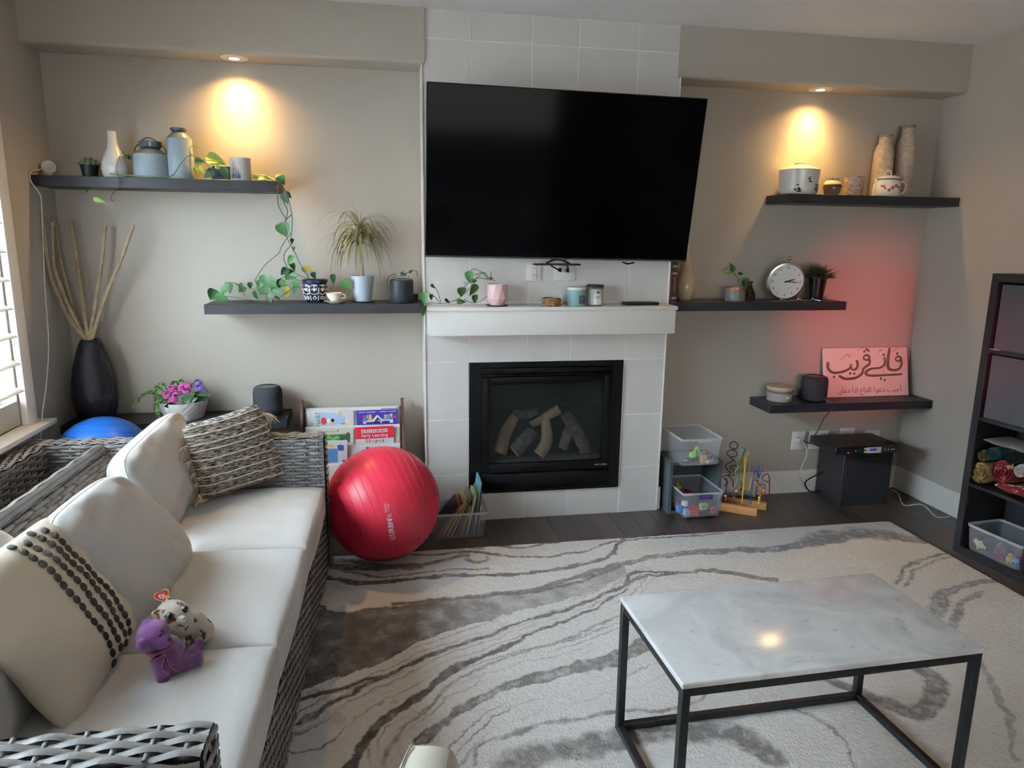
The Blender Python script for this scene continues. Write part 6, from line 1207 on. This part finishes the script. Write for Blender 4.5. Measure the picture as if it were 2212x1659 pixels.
for k, lab in ((3, 'grey fabric drawer bin in the top cube of the black bookcase'), (2, 'grey fabric drawer bin directly above the rolled blankets')):
    o = bcthing('fabric_bin', lab, 'storage bin', cx, .02, zr[k], 'grey fabric bins'); bh = ch-.012
    for nm, c_, d_ in (('front', (0, .003, bh/2), (cw-.012, .006, bh)), ('side', (-cw/2+.009, .118, bh/2), (.005, .225, bh)), ('side', (cw/2-.009, .118, bh/2), (.005, .225, bh)), ('back', (0, .233, bh/2), (cw-.012, .005, bh)), ('bottom', (0, .118, .003), (cw-.024, .22, .005))):
        b = MB(); b.box(c_, d_, .002, seg=1); b.build(nm, m_fab, o)
    MB().box((0, -.0012, bh-.035), (cw-.02, .002, .0015)).build('hem_seam', mat('dark_grey_rubber', '#3b3b40', .6), o)
def bcp(px, py, dpt=.0):
    d = (_fw+_r*((px-1106)/FPX)+_u*((829.5-py)/FPX)); o_ = F0+Nd*dpt; s_ = (o_-CAM).dot(Nd)/d.dot(Nd); p = MBc.inverted() @ (CAM+d*s_); return p.x, p.z
def roll(label, px, py, r, m_, m2, z=None, L_=.20):
    a, zz = bcp(px, py, .02); zz = z if z is not None else zz; o = bcthing('rolled_blanket', label, 'blanket', a, .012, zz-r, 'rolled blankets'); b = MB()
    rows = []; n_ = 90; turns = 3.2
    for i in range(n_+1):
        th_ = 2*PI*turns*i/n_; rad = r*(.12+.88*i/n_)*(1+.04*math.sin(3*th_)); rows.append([Vector((rad*math.cos(th_), y_, r+rad*math.sin(th_))) for y_ in (0, .004, L_)])
    b.grid(rows); so = b.build('roll', m_, o, angle=80); so.data.materials.append(m2)
    for v in range(1): pass
    MB().lathe([(0, 0), (r*.97, 0)], 24, cap=False).bm.free()
    b = MB(); b.tube([(0, .018, r), (0, L_-.005, r)], r*.93, 20); b.build('inner_layers', m2, o); return o
m_bl1 = mat('mustard_patterned_fleece', '#8d7548', .95, noise=45, col2='#2b2722', fac=.6, sharp=.03); m_bl2 = mat('maroon_leaf_fleece', '#6d1522', .95, noise=26, col2='#d8b98a', fac=.56, sharp=.03); m_bl3 = mat('teal_fleece', '#2c4a50', .95, bump=(300, .5)); m_bl4 = mat('dark_green_fleece', '#16231f', .95, bump=(300, .5)); m_bl5 = mat('white_fleece', '#cfcac6', .95, bump=(300, .5)); m_bl6 = mat('brown_plaid_fleece', '#5d4a2c', .95, noise=60, col2='#8a703e'); m_bl7 = mat('grey_fleece', '#8a8680', .95, bump=(200, .5))
zs_ = zr[1]+.002
roll('mustard patterned rolled blanket with dark blotches', 2117, 1022, .058, m_bl1, m_bl1, zs_+.062); roll('maroon rolled blanket with cream leaf pattern', 2165, 1010, .062, m_bl2, m_bl2, zs_+.105); roll('teal rolled blanket on top of the pile', 2143, 970, .036, m_bl3, m_bl3, zs_+.178); roll('brown plaid rolled blanket behind the teal one', 2124, 978, .030, m_bl6, m_bl6, zs_+.155); roll('dark green rolled blanket next to the teal one', 2188, 972, .042, m_bl4, m_bl4, zs_+.20); roll('white rolled blanket beside the maroon roll', 2205, 1008, .034, m_bl5, m_bl5, zs_+.14)
for lab, a0, a1, z0, z1, m_ in (('red leaf-print blanket folded under the rolls', 2150, 2235, 1045, 1068, m_bl2), ('pale grey blanket folded on the very top of the pile', 2125, 2215, 945, 958, m_bl7)):
    xa, za = bcp(a0, z0, .02); xb, zb_ = bcp(a1, z1, .02); zlo = zs_ if m_ is m_bl2 else zs_+.222; hh = .05 if m_ is m_bl2 else .028; xb = min(xb, OT+cw-.008); o = bcthing('folded_blanket', lab, 'blanket', (xa+xb)/2, .01, zlo, 'folded blankets')
    b = MB(); w_ = xb-xa; rows = []
    for i in range(17):
        u = -w_/2+w_*i/16; row = []
        for j in range(13): a_ = 2*PI*j/12; row.append(Vector((u, .105+.10*math.cos(a_), hh/2*(1+.15*math.sin(9*u/w_))+hh/2*math.sin(a_)*(1-.5*abs(2*i/16-1)**3))))
        rows.append(row)
    vs = b.grid(rows); b.bm.faces.new(vs[0][:-1]); b.bm.faces.new(vs[-1][:-1]); b.build('fold', m_, o, angle=80)
o = clear_bin('clear toy bin on the bottom cube of the black bookcase', MBc @ Vector((cx+.004, .125, zr[0]+.001)), ang-PI/2, .315, .23, .135)
rr = random.Random(31)
for i, (nm, c_) in enumerate((('dark green', '#2f4a3a'), ('magenta', '#8a2f6a'), ('cream', '#cfc4a0'), ('lime', '#8fa848'), ('white', '#cfd2d8'), ('yellow', '#c9a52c'), ('blue', '#4a6a9a'), ('rust', '#8a4a34'))):
    px = (-.09, .0, -.1, -.07, .09, .06, .08, .04)[i]; py = (-.03, -.06, -.06, .03, .02, -.065, -.05, .03)[i]; s = (.032, .030, .024, .020, .022, .02, .018, .026)[i]; M_ = MBc @ Vector((cx+.004+px, .125+py, zr[0]+.005))
    toy('plastic_animal', '%s plastic toy animal in the bottom clear bin' % nm, [('body', (lambda s: lambda b: b.ball((0, 0, s), (s*1.3, s*.8, s*.85), 12))(s), P_(nm.replace(' ', '_'), c_)), ('head', (lambda s: lambda b: b.ball((s*1.2, 0, s*1.6), s*.5, 10))(s), P_(nm.replace(' ', '_'), c_)), ('legs', (lambda s: lambda b: [b.tube([(dx*s*.7, dy*s*.4, s*.6), (dx*s*.8, dy*s*.45, 0)], s*.2, 6) for dx in (-1, 1) for dy in (-1, 1)])(s), P_(nm.replace(' ', '_'), c_))], M_, rr.uniform(0, 6), 'plastic animals in the bookcase bin')
xa, za = bcp(2132, 747, .0); o = bcthing('paper_slip', 'small white paper slip on the shelf edge of the black bookcase', 'paper', OT+.02, .03, zr[3]); b = MB(); b.box((0, 0, .001), (.05, .05, .0012)); b.build('slip', mat('white_paper', '#e6e3dd', .6), o)

# ------------------------------------------------------------------ plush toys on the seat
def plush(b, name, m_, parent, vox=.0035):
    o = b.build(name, m_, parent, True); md = o.modifiers.new('fuse', 'REMESH'); md.mode = 'VOXEL'; md.voxel_size = vox; md.use_smooth_shade = True; s2 = o.modifiers.new('soften', 'SMOOTH'); s2.iterations = 5
    me = bpy.data.meshes.new_from_object(o.evaluated_get(bpy.context.evaluated_depsgraph_get())); o.modifiers.clear(); o.data = me; return o
def limb(b, p0, p1, r0, r1, n_=7):
    for i in range(n_+1): f_ = i/n_; b.ball(Vector(p0).lerp(Vector(p1), f_), r0+(r1-r0)*f_, 12)
zt = .478
m_pur = mat('purple_plush', '#74407b', .95, noise=40, col2='#82498a', bump=(700, .5), sheen=.4); m_cat = mat('spotted_plush', '#ddd0c0', .95, noise=42, col2='#70381f', fac=.57, sharp=.03, bump=(700, .5), sheen=.3); m_eye = mat('black_plush_eye', '#0b0b12', .1, coat=.6)
HB, BB = at(332, 1372, z=.60), at(362, 1425, z=.525)
t = thing('plush_bear', 'small purple plush teddy bear with a ribbon leaning on the dotted pillow', 'soft toy', (BB.x, BB.y, zt)); b = MB()
b.ball(HB, (.041, .041, .040), 20); b.ball(HB+Vector((.026, -.018, -.008)), (.024, .022, .020), 16); b.ball(BB, (.036, .036, .044), 20); limb(b, HB+Vector((0, 0, -.02)), BB, .03, .033, 4)
E1, E2 = at(317, 1348, z=.632), at(312, 1388, z=.600); b.ball(E1, (.015, .009, .015), 14); b.ball(E2+Vector((-.004, -.012, 0)), (.013, .012, .018), 14)
limb(b, BB+Vector((-.015, -.022, .018)), at(352, 1464, z=.50), .020, .0175); limb(b, BB+Vector((.02, .02, .015)), at(380, 1388, z=.53), .017, .014)
limb(b, BB+Vector((.012, -.012, -.02)), at(424, 1425, z=.502), .020, .0165); limb(b, BB+Vector((.018, .012, -.02)), at(424, 1402, z=.505), .020, .017); b.ball(at(430, 1422, z=.507), (.012, .017, .022), 12); b.ball(at(430, 1393, z=.512), (.013, .017, .022), 12)
bear = plush(b, 'body', m_pur, t); m_nose = mat('purple_nose_thread', '#4a2048', .7)
NF = lambda px, py, z, dz=0: at(px, py, z=z)
for px, py, z in ((339, 1367, .618), (343, 1356, .624)): MB().ball(NF(px, py, z)+Vector((.012, -.014, .0)), .0042, 10).build('eye', m_eye, t, True)
MB().ball(HB+Vector((.046, -.028, -.001)), (.005, .005, .004), 10).build('nose', m_nose, t, True)
m_rib = mat('mauve_ribbon', '#8f5468', .5); NK = HB.lerp(BB, .52); b = MB()
pts = [NK+Vector((.034*math.cos(a), .034*math.sin(a), .008*math.cos(a+.6))) for a in np.linspace(0, 2*PI, 25)]; b.tube(pts, .0032, 6); K_ = NK+Vector((.02, -.03, .0)); b.tube([K_, K_+Vector((.012, -.012, -.03)), K_+Vector((.03, -.016, -.045))], .003, 6, 4, .4); b.tube([K_, K_+Vector((-.008, -.014, -.03)), K_+Vector((.008, -.02, -.05))], .003, 6, 4, .4); b.tube([K_, K_+Vector((-.02, -.012, .008)), K_+Vector((-.03, -.014, -.008)), K_], .003, 6, 4, .4); b.build('neck_ribbon', m_rib, t, True)
HC, BCt = at(372, 1330, z=.585), at(412, 1350, z=.53)
t = thing('plush_cat', 'spotted cream plush cat with glossy eyes and a red heart tag', 'soft toy', (BCt.x, BCt.y, zt)); b = MB()
b.ball(HC, (.047, .047, .043), 20); b.ball(BCt, (.046, .040, .042), 20); limb(b, HC+Vector((.01, 0, -.02)), BCt, .034, .04, 4); limb(b, BCt+Vector((.01, .0, 0)), at(440, 1362, z=.515), .036, .030, 5); b.ball(at(444, 1350, z=.52), (.014, .016, .014), 12); limb(b, BCt+Vector((-.01, -.02, -.015)), at(398, 1392, z=.497), .020, .016); limb(b, BCt+Vector((.02, -.012, -.01)), at(434, 1378, z=.5), .022, .018)
b.ball(HC+Vector((-.02, .03, .034)), (.014, .008, .016), 12); b.ball(HC+Vector((-.032, -.026, .020)), (.014, .009, .015), 12); cat_b = plush(b, 'body', m_cat, t)
FN = Vector((.62, -.70, .30)).normalized(); S_ = Vector((.70, .68, .05)).normalized(); Uu = Vector((-.2, .1, 1)).normalized()
MB().ball(HC+FN*.043+Vector((.004, 0, -.010)), (.017, .015, .012), 14).build('muzzle', mat('white_plush', '#e2dcd6', .95, bump=(700, .4)), t, True); MB().ball(HC+FN*.058+Vector((.006, 0, -.004)), (.005, .004, .0035), 10).build('nose', mat('pink_nose', '#c58a8a', .6), t, True)
for s_ in (-1, 1):
    p = HC+FN*.036+S_*s_*.021+Uu*.010; MB().ball(p, (.011, .011, .0115), 14).build('eye_rim', mat('blue_grey_eye_rim', '#3c4c5c', .2, coat=.5), t, True); MB().ball(p+FN*.004, .0085, 14).build('eye', m_eye, t, True)
TGp = at(350, 1287, z=.645); b = MB(); ht = [(math.sin(a)**3*.020, (.0162*math.cos(a)-.0062*math.cos(2*a)-.0025*math.cos(3*a)-.0012*math.cos(4*a))) for a in np.linspace(0, 2*PI, 30)[:-1]]
dv = (CAM-TGp).normalized(); Ut = Vector((.85, .3, .25)); Ut = (Ut-dv*Ut.dot(dv)).normalized(); Vt = dv.cross(Ut); MTg = frame(Ut, Vt, dv, TGp)
tg = MB().prism(ht, .0012, MTg).build('heart_tag', mat('tag_gold_edge', '#d8c8a0', .4), t, True); MB().prism([(x_*.86, y_*.86) for x_, y_ in ht], .0004, MTg @ Matrix.Translation((0, 0, .0013))).build('tag_face', mat('tag_red', '#b52a22', .35), tg, True); text('ty', .020, mat('white_paper', '#e6e3dd', .6), tg, MTg @ Matrix.Translation((-.001, .001, .0019)), 'tag_lettering', extrude=.0002, bold=.0008); MB().prism(blob(.007, -.006, .005, .004, 10, 3), .0003, MTg @ Matrix.Translation((0, 0, .0018))).build('tag_star', mat('tag_yellow', '#d8a83a', .4), tg, True)
MB().tube([TGp-Vt*.012, HC+Vector((-.015, .0, .04))], .0012, 5).build('tag_cord', mat('white_paper', '#e6e3dd', .6), tg, True)

# ------------------------------------------------------------------ cream leather armchair whose arm end shows
m_lea = mat('cream_leather', '#c9c3b2', .42, noise=6, col2='#d2ccbb', bump=(260, .12), spec=.4)
t = thing('leather_armchair', 'cream leather armchair with a padded arm pointing at the coffee table', 'armchair', (-.132, -2.80, .0142))
CHAIR_ROT = math.radians(-15)
def arm(xc, nm):
    b = MB(); rows = []
    for i in range(15):
        f_ = i/14; y = -2.795-.62*f_; row = []; e = (1-(1-min(1, f_*9))**2)**.5 if f_ < .12 else 1
        for j in range(25):
            a = 2*PI*j/24; cx_, cz_ = math.cos(a), math.sin(a); sx_ = abs(cx_)**.3*(1 if cx_ > 0 else -1); sz_ = abs(cz_)**.3*(1 if cz_ > 0 else -1)
            z = .345+.272*sz_*(.975+.025*e); wd = (.060+.030*(1-sz_)/2*1.6)*(.93+.07*e); row.append(Vector((xc+sx_*wd, y, z)))
        rows.append(row)
    vs = b.grid(rows); b.bm.faces.new(vs[0][:-1]); b.bm.faces.new(vs[-1][:-1]); bmesh.ops.remove_doubles(b.bm, verts=b.bm.verts[:], dist=.0005); o = b.build(nm, m_lea, t, True, angle=60)
    MB().tube([(xc-.050, -2.793, .12), (xc-.050, -2.793, .35), (xc-.044, -2.793, .55), (xc-.040, -2.80, .612), (xc-.044, -2.85, .6155), (xc-.044, -3.4, .6165)], .0022, 6).build('welt', mat('leather_stitch', '#a8a08e', .5), o, True)
arm(-.132, 'arm'); arm(.58, 'arm')
MB().box((.224, -3.10, .33), (.60, .56, .18), .05, seg=4).build('seat_cushion', m_lea, t, True); MB().box((.224, -3.10, .16), (.60, .56, .16), .02).build('base', m_lea, t, True); MB().box((.224, -3.44, .52), (.82, .14, .72), .05, Matrix.Rotation(math.radians(-8), 3, 'X'), 4).build('backrest', m_lea, t, True)
for sx in (-.12, .57):
    for sy in (-2.86, -3.4): MB().box((sx, sy, .036), (.05, .05, .05), .004).build('leg', m_wal, t, True)

t.rotation_euler = (0, 0, CHAIR_ROT)
